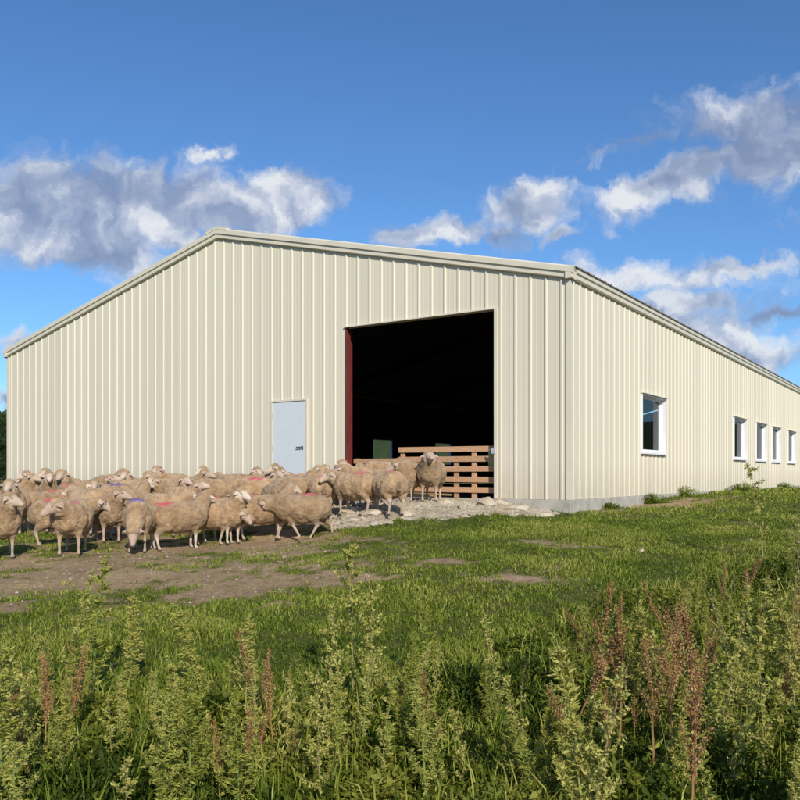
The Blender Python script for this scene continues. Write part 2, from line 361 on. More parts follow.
def sheet(o, d, n, Lw, top, opens, ribs=True, base=0.0, z0=0.0):
    pts = profile(Lw, ribs); ss = [a for a, _ in pts]
    extra = [e for op in opens for e in op[:2]] + ([Lw/2] if callable(top) else [])
    for e in extra: pts.append((e, float(np.interp(e, ss, [b for _, b in sorted(pts)][:len(ss)])) if False else None))
    known = sorted([p for p in pts if p[1] is not None]); ks = [a for a, _ in known]; kv = [b for _, b in known]
    pts = sorted(set((a, b if b is not None else float(np.interp(a, ks, kv))) for a, b in pts))
    mb = MB(); t = top if callable(top) else (lambda s: top)
    for (s0, f0), (s1, f1) in zip(pts, pts[1:]):
        if s1-s0 < 1e-5: continue
        mid = (s0+s1)/2; spans = [(z0, None)]
        for a, b, c, e in sorted((o_ for o_ in opens if o_[0]-1e-6 < mid < o_[1]+1e-6), key=lambda q_: q_[2]):
            lo, _ = spans.pop()
            if c > lo+1e-4: spans.append((lo, c))
            spans.append((e, None))
        for lo, hi in spans:
            mb.quad([P(o, d, n, s0, base+f0, lo), P(o, d, n, s1, base+f1, lo), P(o, d, n, s1, base+f1, t(s1) if hi is None else hi), P(o, d, n, s0, base+f0, t(s0) if hi is None else hi)])
    return mb
def shade_flat_build(mb, name, mat, parent=None): return barn_part(mb, name, mat, parent)

OPEN = (1.50, 5.05, 0.0, 3.58); PDOOR = (6.11, 7.16, 0.0, 2.12)
sills = [(3.97, 5.69), (12.8, 14.5), (16.15, 17.85), (18.95, 20.6), (22.35, 24.1)]
WIN = [(a, b, .97, 2.20) for a, b in sills]
Bc = A + dF*W; Cc = A + dS*L
LW = [(a, b, .97, 2.20) for a, b in [(7, 8.7), (14.2, 15.9), (18.3, 20.0), (24, 25.7), (30, 31.7), (36, 37.7)]]
for nm, args in (('wall', (A, dF, nF, W, topF, [OPEN, PDOOR])), ('wall', (A, dS, nS, L, EH, WIN)), ('wall', (Bc, dS, -nS, L, EH, LW)), ('wall', (Cc, dF, -nF, W, topF, []))):
    shade_flat_build(sheet(*args), nm, M['cladding'])
# inner sheet, added and coloured dark to deepen the shade indoors, 12 cm in
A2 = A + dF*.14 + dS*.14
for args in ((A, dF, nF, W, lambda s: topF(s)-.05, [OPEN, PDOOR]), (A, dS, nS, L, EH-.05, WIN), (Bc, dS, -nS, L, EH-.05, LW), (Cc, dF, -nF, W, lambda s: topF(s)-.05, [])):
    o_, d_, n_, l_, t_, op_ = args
    shade_flat_build(sheet(o_, d_, n_, l_, t_, op_, ribs=False, base=-.14), 'shade_lining', M['shade_liner'])
# opening reveals of the big doorway: dark red steel on the far jamb, folded cream edge on the near one
mb = MB(); mb.hexa([P(A,dF,nF,5.035,-.145,0),P(A,dF,nF,5.055,-.145,0),P(A,dF,nF,5.055,-.004,0),P(A,dF,nF,5.035,-.004,0)]+[P(A,dF,nF,5.035,-.145,3.575),P(A,dF,nF,5.055,-.145,3.575),P(A,dF,nF,5.055,-.004,3.575),P(A,dF,nF,5.035,-.004,3.575)])
mb.hexa([P(A,dF,nF,5.10,-.30,0),P(A,dF,nF,5.15,-.30,0),P(A,dF,nF,5.05+.1,-.15,0),P(A,dF,nF,5.10,-.15,0)]+[P(A,dF,nF,5.10,-.30,3.9),P(A,dF,nF,5.15,-.30,3.9),P(A,dF,nF,5.05+.1,-.15,3.9),P(A,dF,nF,5.10,-.15,3.9)])
jam = barn_part(mb, 'door_post', M['steel'], bevel=.006); jam['label'] = 'dark red steel post at the doorway'
mb = MB()
mb.hexa([P(A,dF,nF,1.44,-.15,0),P(A,dF,nF,1.503,-.15,0),P(A,dF,nF,1.503,.038,0),P(A,dF,nF,1.44,.038,0)]+[P(A,dF,nF,1.44,-.15,3.6),P(A,dF,nF,1.503,-.15,3.6),P(A,dF,nF,1.503,.038,3.6),P(A,dF,nF,1.44,.038,3.6)])
mb.hexa([P(A,dF,nF,1.503,-.15,3.575),P(A,dF,nF,5.08,-.15,3.575),P(A,dF,nF,5.08,.044,3.575),P(A,dF,nF,1.503,.044,3.575)]+[P(A,dF,nF,1.503,-.15,3.60),P(A,dF,nF,5.08,-.15,3.60),P(A,dF,nF,5.08,.044,3.60),P(A,dF,nF,1.503,.044,3.60)])
barn_part(mb, 'doorway_trim', M['trim'])
# corner trims
def corner_trim(c, da, na, db, nb, h):
    mb = MB(); w_, t_ = .06, .030
    o = Vector(c)
    p0 = o+na*t_+nb*t_; p1 = o+na*t_+da*w_; p2 = o+na*.001+da*w_; p3 = o+nb*.001+na*.001; p4 = o+nb*.001+db*w_; p5 = o+nb*t_+db*w_
    def col(a, b, c_, e): mb.hexa([Vector((v.x, v.y, ZB)) for v in (a, b, c_, e)] + [Vector((v.x, v.y, ZB+h)) for v in (a, b, c_, e)])
    col(p0, p1, p2, p3); col(p0, p3, p4, p5)
    return mb
barn_part(corner_trim(A, dF, nF, dS, nS, EH-.03), 'corner_trim', M['trim'])
barn_part(corner_trim(Bc, -dF, nF, dS, -nS, EH-.03), 'corner_trim', M['trim'])
# rake trim (gable) and eave trim: folded profile, flush lip below
def bar(o0, d0, n0, s0, z0, s1, z1, prof):
    mb = MB(); k = len(prof)
    for s, z in ((s0, z0), (s1, z1)):
        for off, dz in prof: mb.v.append(tuple(P(o0, d0, n0, s, off, z+dz)))
    for i in range(k): mb.f.append((i, (i+1) % k, k+(i+1) % k, k+i))
    mb.f.append(tuple(range(k))); mb.f.append(tuple(reversed(range(k, 2*k)))); return mb
PR = [(-.05, -.13), (.055, -.13), (.075, -.115), (.075, -.035), (.105, -.02), (.105, .075), (.085, .10), (-.05, .115)]
mb = bar(A, dF, nF, -.10, EH-.02, W/2, EH+SL*W/2, PR); mb2 = bar(A, dF, nF, W/2, EH+SL*W/2, W+.10, EH-.02, PR)
for m_ in (mb, mb2): barn_part(m_, 'rake_trim', M['trim'])
mb = MB()
for sg in (-1, 1):
    mb.hexa([P(A,dF,nF,W/2+sg*a_,o_,EH+SL*W/2-SL*a_+z_) for a_, o_, z_ in ((0,-.06,.07),(.35,-.06,.07),(.35,.113,.07),(0,.113,.07),(0,-.06,.135),(.35,-.06,.135),(.35,.113,.135),(0,.113,.135))])
barn_part(mb, 'ridge_cap', M['trim'])
PE = [(-.05, -.13), (.05, -.13), (.07, -.11), (.07, -.03), (.10, -.015), (.10, .075), (.085, .09), (-.05, .09)]
barn_part(bar(A, dS, nS, -.103, EH, L+.1, EH, PE), 'eave_trim', M['trim'])
barn_part(bar(Bc, dS, -nS, -.103, EH, L+.1, EH, PE), 'eave_trim', M['trim'])
# roof: two ribbed sheets with thickness, standing proud of the eave
def roof_slope(side):
    mb = MB(); sA = -.13 if side == 0 else W+.13; zA = EH+.078; zR = EH+.078+SL*(W/2+.13); x = -.04
    t = 0; prof = []
    while t < L+.1: prof += [(t, 0), (t+.23, 0), (t+.25, .014), (t+.285, .014)]; t += .305
    prof = [(a-.02, b) for a, b in prof]
    for (a0, b0), (a1, b1) in zip(prof, prof[1:]):
        f = lambda s, z, a, b: Vector((*(A + dF*s + dS*a).xy, ZB+z+b))
        mb.quad([f(sA, zA, a0, b0), f(sA, zA, a1, b1), f(W/2, zR, a1, b1), f(W/2, zR, a0, b0)])
    f2 = lambda s, z, a: Vector((*(A + dF*s + dS*a).xy, ZB+z))
    lo = [(sA, zA-.012, -.02), (sA, zA-.012, L+.1), (W/2, zR-.012, L+.1), (W/2, zR-.012, -.02)]; hi = [(s, z+.01, a) for s, z, a in lo]
    mb.hexa([f2(*p) for p in lo]+[f2(*p) for p in hi])
    return mb
for sd in (0, 1): barn_part(roof_slope(sd), 'roof', M['roofm'])
# foundation strip and slab
mb = MB()
def prism(o, d, n, s0, s1, o0, o1, z0, z1, mbx): mbx.hexa([P(o,d,n,s0,o0,z0),P(o,d,n,s1,o0,z0),P(o,d,n,s1,o1,z0),P(o,d,n,s0,o1,z0),P(o,d,n,s0,o0,z1),P(o,d,n,s1,o0,z1),P(o,d,n,s1,o1,z1),P(o,d,n,s0,o1,z1)])
prism(A, dF, nF, -.03, W+.03, -.30, .03, -1.1, -.004, mb)
barn_part(mb, 'foundation', M['concrete'], bevel=.012)
mb = MB(); prism(A, dS, nS, .302, L, -.30, .03, -1.1, -.004, mb); barn_part(mb, 'foundation', M['concrete'], bevel=.012)
mb = MB(); prism(A, dF, nF, .302, W, -L, -.302, -.35, -.04, mb); barn_part(mb, 'floor_slab', painted('bedding_floor', (.07, .055, .04), .95, .2, 3))
# portal frames and purlins
for k in range(0, 8):
    t = .45 + k*6.7
    for s in (.33, W-.33):
        mb = MB(); mb.box(P(A, dF, -dS, s, -t, EH/2-.15) if False else Vector((*(A+dF*s+dS*t).xy, ZB+EH/2-.12)), (.12, .09, EH/2-.12), (dF, dS, Vector((0,0,1))))
        barn_part(mb, 'column', M['steel'])
    for s0, s1 in ((.2, W/2), (W-.2, W/2)):
        a = Vector((*(A+dF*s0+dS*t).xy, ZB+EH-.30)); b = Vector((*(A+dF*s1+dS*t).xy, ZB+EH-.30+SL*abs(s1-s0)))
        mb = MB(); mb.box((a+b)/2, ((b-a).length/2, .08, .14), ((b-a).normalized(), dS, (b-a).normalized().cross(dS)))
        barn_part(mb, 'rafter', M['steel'])
# personnel door
zdo = -.10
mb = MB(); prism(A, dF, nF, 6.145, 7.125, -.04, .012, .02, 2.085, mb); door = barn_part(mb, 'door', M['door'], bevel=.004)
mb = MB()
prism(A, dF, nF, 6.10, 6.14, -.14, .032, 0, 2.13, mb); prism(A, dF, nF, 7.13, 7.17, -.14, .032, 0, 2.13, mb); prism(A, dF, nF, 6.14, 7.13, -.14, .032, 2.09, 2.13, mb)
prism(A, dF, nF, 6.14, 7.13, -.14, .02, .0, .018, mb)
fr_ = barn_part(mb, 'door_frame', M['trim'])
for hz in (.3, 1.05, 1.8):
    mb = MB(); mb.tube([P(A,dF,nF,7.115,.018,hz-.05), P(A,dF,nF,7.115,.018,hz+.05)], .011, 8); hg = mb.build('hinge', M['galv'], door)
mb = MB(); mb.tube([P(A,dF,nF,6.25,.012,1.06), P(A,dF,nF,6.25,.06,1.06), P(A,dF,nF,6.385,.062,1.058)], .014, 8); mb.box(P(A,dF,nF,6.25,.015,1.045), (.022,.004,.045), (dF,nF,Vector((0,0,1))))
hd = mb.build('handle', M['galv_dark'], door)
# windows
def window(o, d, n, a, b, c, e, label=None):
    z0, z1 = c, e
    mb = MB()
    # reveal boards (white), recessed frame
    prism(o, d, n, a-.03, a, -.135, .042, z0-.03, z1+.03, mb); prism(o, d, n, b, b+.03, -.135, .042, z0-.03, z1+.03, mb)
    prism(o, d, n, a, b, -.135, .042, z1, z1+.03, mb); prism(o, d, n, a, b, -.135, .055, z0-.035, z0, mb)
    w = barn_part(mb, 'window', M['white'])
    if label: w['label'] = label
    mb = MB(); f = .05
    prism(o, d, n, a, a+f, -.133, -.085, z0, z1, mb); prism(o, d, n, b-f, b, -.133, -.085, z0, z1, mb)
    prism(o, d, n, a+f, b-f, -.133, -.085, z0, z0+f, mb); prism(o, d, n, a+f, b-f, -.133, -.085, z1-f, z1, mb)
    x = mb.build('frame', M['white'], w, bevel=.004); x.matrix_parent_inverse = Matrix()
    mb = MB(); mb.quad([P(o,d,n,a+f,-.11,z0+f),P(o,d,n,b-f,-.11,z0+f),P(o,d,n,b-f,-.11,z1-f),P(o,d,n,a+f,-.11,z1-f)]); mb.build('glass', M['glass'], w)
    mb = MB(); prism(o, d, n, a-.05, b+.05, .0, .085, z1+.032, z1+.05, mb); mb.build('drip_cap', M['trim'], w)
    mb = MB(); prism(o, d, n, a-.04, b+.04, .0, .075, z0-.06, z0-.038, mb); mb.build('sill', M['white'], w)
for i, (a, b, c, e) in enumerate(WIN): window(A, dS, nS, a, b, c, e, 'wide white framed window nearest the corner' if i == 0 else None)
for a, b, c, e in LW: window(Bc, dS, -nS, a, b, c, e)
# small galvanised latch plate on the near edge of the doorway
mb = MB(); mb.box(P(A,dF,nF,1.515,.046,.90), (.035,.008,.05), (dF,nF,Vector((0,0,1)))); mb.tube([P(A,dF,nF,1.55,.05,.92), P(A,dF,nF,1.62,.0,.92)], .012, 6)
barn_part(mb, 'latch_plate', M['galv'])

# ------------------------------------------------------------------ wooden gate in the doorway
g0 = P(A, dF, nF, 0, 0, 0)
gate = empty('wooden_gate', P(A, dF, nF, 2.7, -.16, 0), 0, 'slatted wooden gate of five rough boards standing in the barn doorway', 'gate')
def gpart(mb, name, parent): o = mb.build(name, M['wood'], parent, bevel=.005); o.matrix_parent_inverse = Matrix.Translation(-Vector(parent.location)); return o
random.seed(3)
for i, (zc, s1) in enumerate([(.955, 3.80), (.76, 3.80), (.565, 3.80), (.365, 3.80), (.16, 3.80)]):
    j = random.uniform(-.01, .01); mb = MB()
    a = P(A,dF,nF,1.60,-.16,zc+j); b = P(A,dF,nF,s1+random.uniform(-.02,.03),-.16,zc-j); dd = (b-a).normalized()
    mb.box((a+b)/2, ((b-a).length/2, .014, .054), (dd, nF, dd.cross(nF))); gpart(mb, 'board', gate)
for s, z0, z1, of in [(3.72,.0,.99,-.198),(3.02,.0,.99,-.198),(2.05,.0,.97,-.198),(2.45,.0,.72,-.198)]:
    mb = MB(); mb.box(P(A,dF,nF,s,of,(z0+z1)/2), (.052,.022,(z1-z0)/2), (dF,nF,Vector((0,0,1)))); gpart(mb, 'post', gate)
gate2 = empty('wooden_barrier', P(A, dF, nF, 4.4, -.3, 0), 0, 'low wooden rail barrier behind the sheep, left of the slatted gate', 'barrier')
for zc in (.74, .42):
    mb = MB(); mb.box(P(A,dF,nF,4.42,-.24,zc), (.60,.014,.05), (dF,nF,Vector((0,0,1)))); gpart(mb, 'rail', gate2)
for s in (3.9, 4.95):
    mb = MB(); mb.box(P(A,dF,nF,s,-.29,.40), (.045,.03,.40), (dF,nF,Vector((0,0,1)))); gpart(mb, 'post', gate2)
gate3 = empty('timber_rail', P(A, dF, nF, 3.3, -.02, 0), 0, 'pale thin pole lying low against the foot of the gate', 'rail')
mb = MB(); mb.tube([P(A,dF,nF,2.5,-.10,.055), P(A,dF,nF,3.3,-.09,.075), P(A,dF,nF,4.3,-.10,.10)], .022, 8)
o = mb.build('pole', M['straw'], gate3, smooth=True); o.matrix_parent_inverse = Matrix.Translation(-Vector(gate3.location))

# ------------------------------------------------------------------ rubble
def rock_mesh(seed, dims):
    bm = bmesh.new(); bmesh.ops.create_icosphere(bm, subdivisions=4, radius=1)
    off = Vector((seed*3.1, seed*1.7, seed*.9))
    planes = []
    r_ = random.Random(seed)
    for _ in range(9):
        v = Vector((r_.uniform(-1,1), r_.uniform(-1,1), r_.uniform(-1,1))).normalized(); planes.append((v, r_.uniform(.55,.85)))
    for v in bm.verts:
        p = v.co.copy()
        for nrm, dd in planes:
            k = p.dot(nrm)
            if k > dd: p -= nrm*(k-dd)*.92
        p += p.normalized()*(mnoise.fractal(p*2.2+off, 1, 2, 5)*.10)
        v.co = Vector((p.x*dims[0], p.y*dims[1], p.z*dims[2]))
    me = bpy.data.meshes.new('rock'); bm.to_mesh(me); bm.free(); me.materials.append(M['rock'])
    return me
ROCKS = [ # px, Y, dims, rz, label
 (515,14.35,(.46,.22,.10),.2,'broad flat pale slab lying right of the gravel, near the barn corner'),
 (487,14.7,(.34,.22,.14),.9,'pale limestone block in front of the right end of the gate'),
 (464,14.2,(.20,.16,.13),1.7,'brownish upright stone among rubble below the gate'),
 (500,15.0,(.30,.16,.10),-.4,'darker brown stone beside the concrete footing'),
 (543,14.1,(.36,.13,.06),.1,'low thin slab in the grass under the barn corner'),
 (407,13.7,(.24,.17,.08),.5,'small flat slab at the grassy edge of the gravel'),
 (372,13.9,(.38,.24,.09),-.1,'long pale slab under the hind feet of the marked sheep'),
 (352,13.7,(.28,.2,.08),.6,'flat stone at the left tip of the rubble'),
 (446,14.6,(.22,.15,.09),.2,'rounded pale stone in the middle of the gravel'),
 (350,14.4,(.3,.24,.10),.2,'flat block between the sheep legs by the doorway'),
 (640,9.9,(.075,.06,.035),.2,'single grey stone lying alone in the right meadow'),
 (390,13.2,(.12,.09,.06),.9,'little white stone alone in grass below the rubble')]
for i, (px, Yd, dm, rz, lb) in enumerate(ROCKS):
    dm = (dm[0]*.68, dm[1]*.68, dm[2]*.85)
    x = at(px, Yd); o = link(bpy.data.objects.new('rock', rock_mesh(i+2, dm))); o.location = (x, Yd, gz(x, Yd)+dm[2]*.35); o.rotation_euler = (0, 0, rz)
    tag(o, lb, 'rock', 'rubble stones before the doorway')
# loose gravel and chips, nobody could count them
def scatter_chips(name, pts, smin, smax, mat, tagk):
    n = len(pts); ico = [(0,0,1),(.9,0,.1),(.2,.9,.0),(-.8,.5,.1),(-.6,-.7,0),(.5,-.8,.1)]
    base = np.array(ico); fc = np.array([(0,1,2),(0,2,3),(0,3,4),(0,4,5),(0,5,1)])
    s = rng.uniform(smin, smax, (n,1,1))*rng.uniform(.5,1.4,(n,1,3)); a = rng.uniform(0,6.28,n)
    v = base[None]*(1+rng.uniform(-.3,.3,(n,6,3)))*s*np.array([1,1,.7])
    c, sn = np.cos(a)[:,None], np.sin(a)[:,None]
    v = np.stack([v[...,0]*c-v[...,1]*sn, v[...,0]*sn+v[...,1]*c, v[...,2]-s[...,0]*.12], -1)+pts[:,None,:]
    f = (fc[None]+np.arange(n)[:,None,None]*6).reshape(-1,3)
    o = link(bpy.data.objects.new(name, np_mesh(name, v.reshape(-1,3), [f], mat))); o['kind'] = 'stuff'; return o
px = rng.uniform(330, 590, 26000); Yc = rng.uniform(12.6, 16.2, 26000); xs = (px-400)/F*Yc; zs = ground(xs, Yc)
d_, g_ = masks(xs, Yc, zs); fr_in = ((xs-A.x)*nF.x+(Yc-A.y)*nF.y) > .05
k = (g_ > .5) & fr_in; p = np.stack([xs[k], Yc[k], zs[k]], -1)[:6500]
scatter_chips('gravel', p, .012, .075, M['rock'], 'stuff')
xs = rng.uniform(-8, 7, 60000); Yc = rng.uniform(6.5, 16, 60000); zs = ground(xs, Yc); d_, g_ = masks(xs, Yc, zs)
k = (d_ > .55); p = np.stack([xs[k], Yc[k], zs[k]], -1)[:1100]
scatter_chips('pebbles', p, .005, .022, M['rock'], 'stuff')

# ------------------------------------------------------------------ grass
def inside_barn(x, y):
    u = (x-A.x)*dF.x+(y-A.y)*dF.y; v = (x-A.x)*dS.x+(y-A.y)*dS.y
    return (u > -.04) & (u < W+.04) & (v > -.04) & (v < L)
def blades(name, x, y, h, wd, tint, mat, lean=.5, z=None):
    n = len(x); z = ground(x, y) if z is None else z
    a = rng.uniform(0, 6.283, n); la = rng.uniform(0, 6.283, n); ln = rng.uniform(.1, 1, n)*lean*h
    ca, sa = np.cos(a)*wd/2, np.sin(a)*wd/2; lx, ly = np.cos(la)*ln, np.sin(la)*ln
    v = np.zeros((n, 5, 3))
    v[:,0] = np.stack([x-ca, y-sa, z-.01], -1); v[:,1] = np.stack([x+ca, y+sa, z-.01], -1)
    v[:,2] = np.stack([x+ca*.8+lx*.4, y+sa*.8+ly*.4, z+h*.6], -1); v[:,3] = np.stack([x-ca*.8+lx*.4, y-sa*.8+ly*.4, z+h*.6], -1)
    v[:,4] = np.stack([x+lx, y+ly, z+h*(1-ln/np.maximum(h,1e-6)*.35)], -1)
    b = np.arange(n)[:,None]*5
    q = b+np.array([[0,1,2,3]]); t = b+np.array([[3,2,4]])
    me = np_mesh(name, v.reshape(-1,3), [q, t], mat, {'tint': np.repeat(tint, 5)})
    o = link(bpy.data.objects.new(name, me)); o['kind'] = 'stuff'; return o
def field(n, y0, y1, power=1.0, xl=-.56, xr=.62):
    y = y0+(y1-y0)*rng.random(n)**power; x = y*rng.uniform(xl, xr, n); return x, y
def do_grass(name, n, y0, y1, hmin, hmax, w, power, clump):
    x, y = field(n, y0, y1, power); 
    # clumps: pull blades towards tuft centres
    cxx = np.round(x/clump)*clump + (fbm(x/clump*3.1, y/clump*3.3, 1)-.5)*clump; 
    keep = ~inside_barn(x, y); x, y = x[keep], y[keep]
    z = ground(x, y); d, g = masks(x, y, z)
    dens = np.clip(1-d*1.02, .0, 1)*np.clip(1-g*1.05, 0, 1)*(.35+.65*sstep(.32, .6, fbm(x*2.3, y*2.3, 4)))
    dens = np.maximum(dens, .03*(g < .5))
    keep = rng.random(len(x)) < dens; x, y, z, d = x[keep], y[keep], z[keep], d[keep]
    m = fbm(x*1.1+7, y*1.1, 4); m2 = fbm(x*4, y*4+8, 3)
    h = (hmin+(hmax-hmin)*rng.random(len(x))**1.6)*(.55+.9*sstep(.3,.7,m2))*(.45+.9*m)*(1-.45*np.clip(d,0,1))*(1+1.3*(1-sstep(4.5, 8.0, y)))
    tint = np.clip(.40+(m-.5)*1.2+(m2-.5)*.5+rng.normal(0,.16,len(x))+(rng.random(len(x)) < .12)*.45, 0, 1)
    return blades(name, x, y, h, w*rng.uniform(.6,1.3,len(x)), tint, M['grass'], 1.3, z)
do_grass('grass', 470000, 2.2, 14, .014, .060, .0085, .72, .1)
do_grass('grass', 160000, 13, 24, .018, .075, .016, .9, .2)
do_grass('grass', 60000, 22, 60, .03, .12, .045, 1.2, .3)

# ------------------------------------------------------------------ plants
class Leaves:
    def __init__(s): s.v = []; s.q = []; s.t = []
    def leaf(s, p, d, L_, w, tint, fold=.25, up=None):
        d = np.asarray(d, float); d /= np.linalg.norm(d)+1e-9
        u = np.cross(d, up if up is not None else rng.normal(0, 1, 3)); u /= np.linalg.norm(u)+1e-9; nrm = np.cross(u, d)
        b = len(s.v); p = np.asarray(p, float)
        s.v += [p, p+d*L_*.45+u*w*.5+nrm*w*fold, p+d*L_*(1)-nrm*L_*.12, p+d*L_*.45-u*w*.5+nrm*w*fold]
        s.q += [(b, b+1, b+2, b+3)]; s.t += [tint]*4
    def mesh(s, name, mat): return np_mesh(name, np.array(s.v), [np.array(s.q)], mat, {'tint': s.t})
def stem_obj_mesh(polys, mat):
    mb = MB()
    for pts, r0, r1 in polys:
        mb.tube(pts, [r0+(r1-r0)*i/(len(pts)-1) for i in range(len(pts))], 5)
    n = len(mb.v); me = bpy.data.meshes.new('stem'); me.from_pydata(mb.v, [], mb.f); me.materials.append(mat)
    a = me.attributes.new('tint', 'FLOAT', 'POINT'); a.data.foreach_set('value', rng.uniform(.3,.6,n).astype(np.float32)); return me
def curve(p0, d0, L_, bend, k=6):
    pts = [np.array(p0, float)]; d = np.array(d0, float); d /= np.linalg.norm(d)
    for i in range(k):
        d = d+np.array(bend)/k+rng.normal(0, .035, 3); d /= np.linalg.norm(d); pts.append(pts[-1]+d*L_/k)
    return pts
def on(pts, t):
    f = t*(len(pts)-1); i = min(int(f), len(pts)-2); return pts[i]+(pts[i+1]-pts[i])*(f-i), (pts[i+1]-pts[i])
def leafy_weed(h=1.0, nb=16, spread=.33, tint=.5, dens=1.0, tip=True, leafL=.062):
    """upright weed with ascending side branches, narrow leaves and clustered seed tips"""
    lv = Leaves(); st = []
    main = curve((0,0,0), (rng.normal(0,.07), rng.normal(0,.07), 1), h, (rng.normal(0,.15), rng.normal(0,.15), 0), 8); st.append((main, .008*h+.002, .002))
    br = [(main, h, 0)]
    for i in range(nb):
        t = .12+.78*(i+rng.random())/nb; p, d = on(main, t); a = i*2.4+rng.normal(0,.4); l = spread*h*(1.05-t)*rng.uniform(.6,1.25)
        c = curve(p, (math.cos(a)*.75, math.sin(a)*.75, .75), l, (0,0,.55), 5); st.append((c, .003, .001)); br.append((c, l, 1))
    for pts, l, k in br:
        n = int((46 if k else 84)*dens*max(.3, l/.3 if k else l))
        for j in range(n):
            t = rng.random()**.8; p, d = on(pts, t); a = rng.uniform(0, 6.28)
            dr = np.array([math.cos(a), math.sin(a), rng.uniform(-.1,.9)])
            s = leafL*(1.15-t*.65)*rng.uniform(.6,1.3)
            lv.leaf(p, dr, s, s*rng.uniform(.15,.26), np.clip(tint+.06+rng.normal(0,.14)+t*.12,0,1))
        if tip:                       # seed clusters along the top of each branch
            for j in range(int(36*dens*(2.2 if not k else 1))):
                t = .55+.45*rng.random(); p, d = on(pts, t); w = .016*(1.1-t)+.004
                p = p+rng.normal(0, w, 3); s = rng.uniform(.009,.021)
                lv.leaf(p, rng.normal(0,1,3)+np.array([0,0,.8]), s, s*.7, np.clip(tint+.22+rng.normal(0,.12),0,1))
    return stem_obj_mesh(st, M['stalk']), lv.mesh('leaves', M['weed'])
def dock(h=1.0, nb=9, big=1.0, mat='rust'):
    lv = Leaves(); st = []; gl = Leaves()
    main = curve((0,0,0), (rng.normal(0,.06), rng.normal(0,.06), 1), h, (rng.normal(0,.12), rng.normal(0,.12), 0), 8); st.append((main, .006*h+.002, .002)); br = [(main, h, .45)]
    for i in range(nb):
        t = .42+.5*(i+rng.random())/nb; p, d = on(main, t); a = rng.uniform(0, 6.28); l = .34*h*(1.1-t)
        c = curve(p, (math.cos(a)*.4, math.sin(a)*.4, 1), l, (0,0,.4), 4); st.append((c, .003, .001)); br.append((c, l, .12))
    for pts, l, t0 in br:
        for j in range(int(360*big*l)):
            t = t0+(1-t0)*rng.random(); p, d = on(pts, t); w = .012*(1.15-t)+.003
            p = p+rng.normal(0, w, 3); s = rng.uniform(.008,.017)
            lv.leaf(p, rng.normal(0,1,3), s, s*.8, np.clip(.5+rng.normal(0,.2),0,1))
    for j in range(9):
        a = rng.uniform(0, 6.28); p, _ = on(main, rng.random()*.35)
        lv2 = rng.uniform(.06,.12); gl.leaf(p, (math.cos(a), math.sin(a), rng.uniform(.2,1)), lv2, lv2*.25, np.clip(.5+rng.normal(0,.2),0,1))
    return stem_obj_mesh(st, M['rust' if mat == 'rust' else 'straw']), lv.mesh('seed_head', M[mat]), gl.mesh('leaves', M['weed'])
def reed(h=1.2, curl=.2):
    lv = Leaves(); st = []
    main = curve((0,0,0), (rng.normal(0,.05), rng.normal(0,.05), 1), h, (curl*rng.normal(), curl*rng.normal(), 0), 9); st.append((main, .0045, .0012))
    for j in range(int(90)):
        t = .66+.34*rng.random(); p, d = on(main, t); p = p+rng.normal(0,.014*(1.3-t)+.002,3); s = rng.uniform(.01,.028)
        lv.leaf(p, rng.normal(0,.7,3)+np.array([0,0,1]), s, s*.4, rng.random())
    for j in range(12):
        t = rng.random()*.6; p, d = on(main, t); a = rng.uniform(0,6.28); s = rng.uniform(.08,.2); lv.leaf(p, (math.cos(a),math.sin(a),rng.uniform(-.3,1)), s, .009, rng.random())
    return stem_obj_mesh(st, M['straw']), lv.mesh('seed_head', M['straw'])
def feather_weed(h=1.0):
    """thin, airy, yellowing weed with arching bent side shoots"""
    lv = Leaves(); st = []
    main = curve((0,0,0), (rng.normal(0,.05), rng.normal(0,.05), 1), h, (rng.normal(0,.1), rng.normal(0,.1), 0), 9); st.append((main, .006, .0015)); br = []
    for i in range(15):
        t = .2+.75*(i+rng.random())/15; p, d = on(main, t); a = i*2.4; l = .17*h*(1.2-t*.7)*rng.uniform(.6,1.2)
        c = curve(p, (math.cos(a), math.sin(a), .5), l, (0,0,rng.uniform(-.6,1.2)), 5); st.append((c, .002, .001)); br.append(c)
    for pts in br+[main]:
        for j in range(52):
            t = rng.random(); p, d = on(pts, t); s = rng.uniform(.014,.034); lv.leaf(p+rng.normal(0,.006,3), rng.normal(0,1,3)+np.array([0,0,.5]), s, s*.5, np.clip(.85+rng.normal(0,.15),0,1))
    return stem_obj_mesh(st, M['straw']), lv.mesh('leaves', M['weed'])

PROTO = {'leafy': [leafy_weed(1.0, 18, .32, .42), leafy_weed(1.0, 14, .26, .55, 1.1), leafy_weed(1.0, 22, .38, .35), leafy_weed(1.0, 12, .22, .62), leafy_weed(1.0, 16, .42, .48, .9), leafy_weed(1.0, 20, .3, .3, 1.0, False, .07)],
         'spike': [leafy_weed(1.0, 26, .20, .60, 1.6), leafy_weed(1.0, 22, .17, .66, 1.7), leafy_weed(1.0, 24, .24, .55, 1.5)],
         'dock': [dock(), dock(1, 12, 1.2), dock(1, 7, .8)],
         'reed': [reed(), reed(1.2, .35), reed(1.2, .1)],
         'feather': [feather_weed(), feather_weed(), feather_weed()]}
CATN = {'leafy': ('leafy_weed', 'weed'), 'spike': ('spiky_weed', 'weed'), 'dock': ('dock_plant', 'dock plant'), 'reed': ('seeding_grass_stem', 'grass stem'), 'feather': ('feathery_weed', 'weed')}
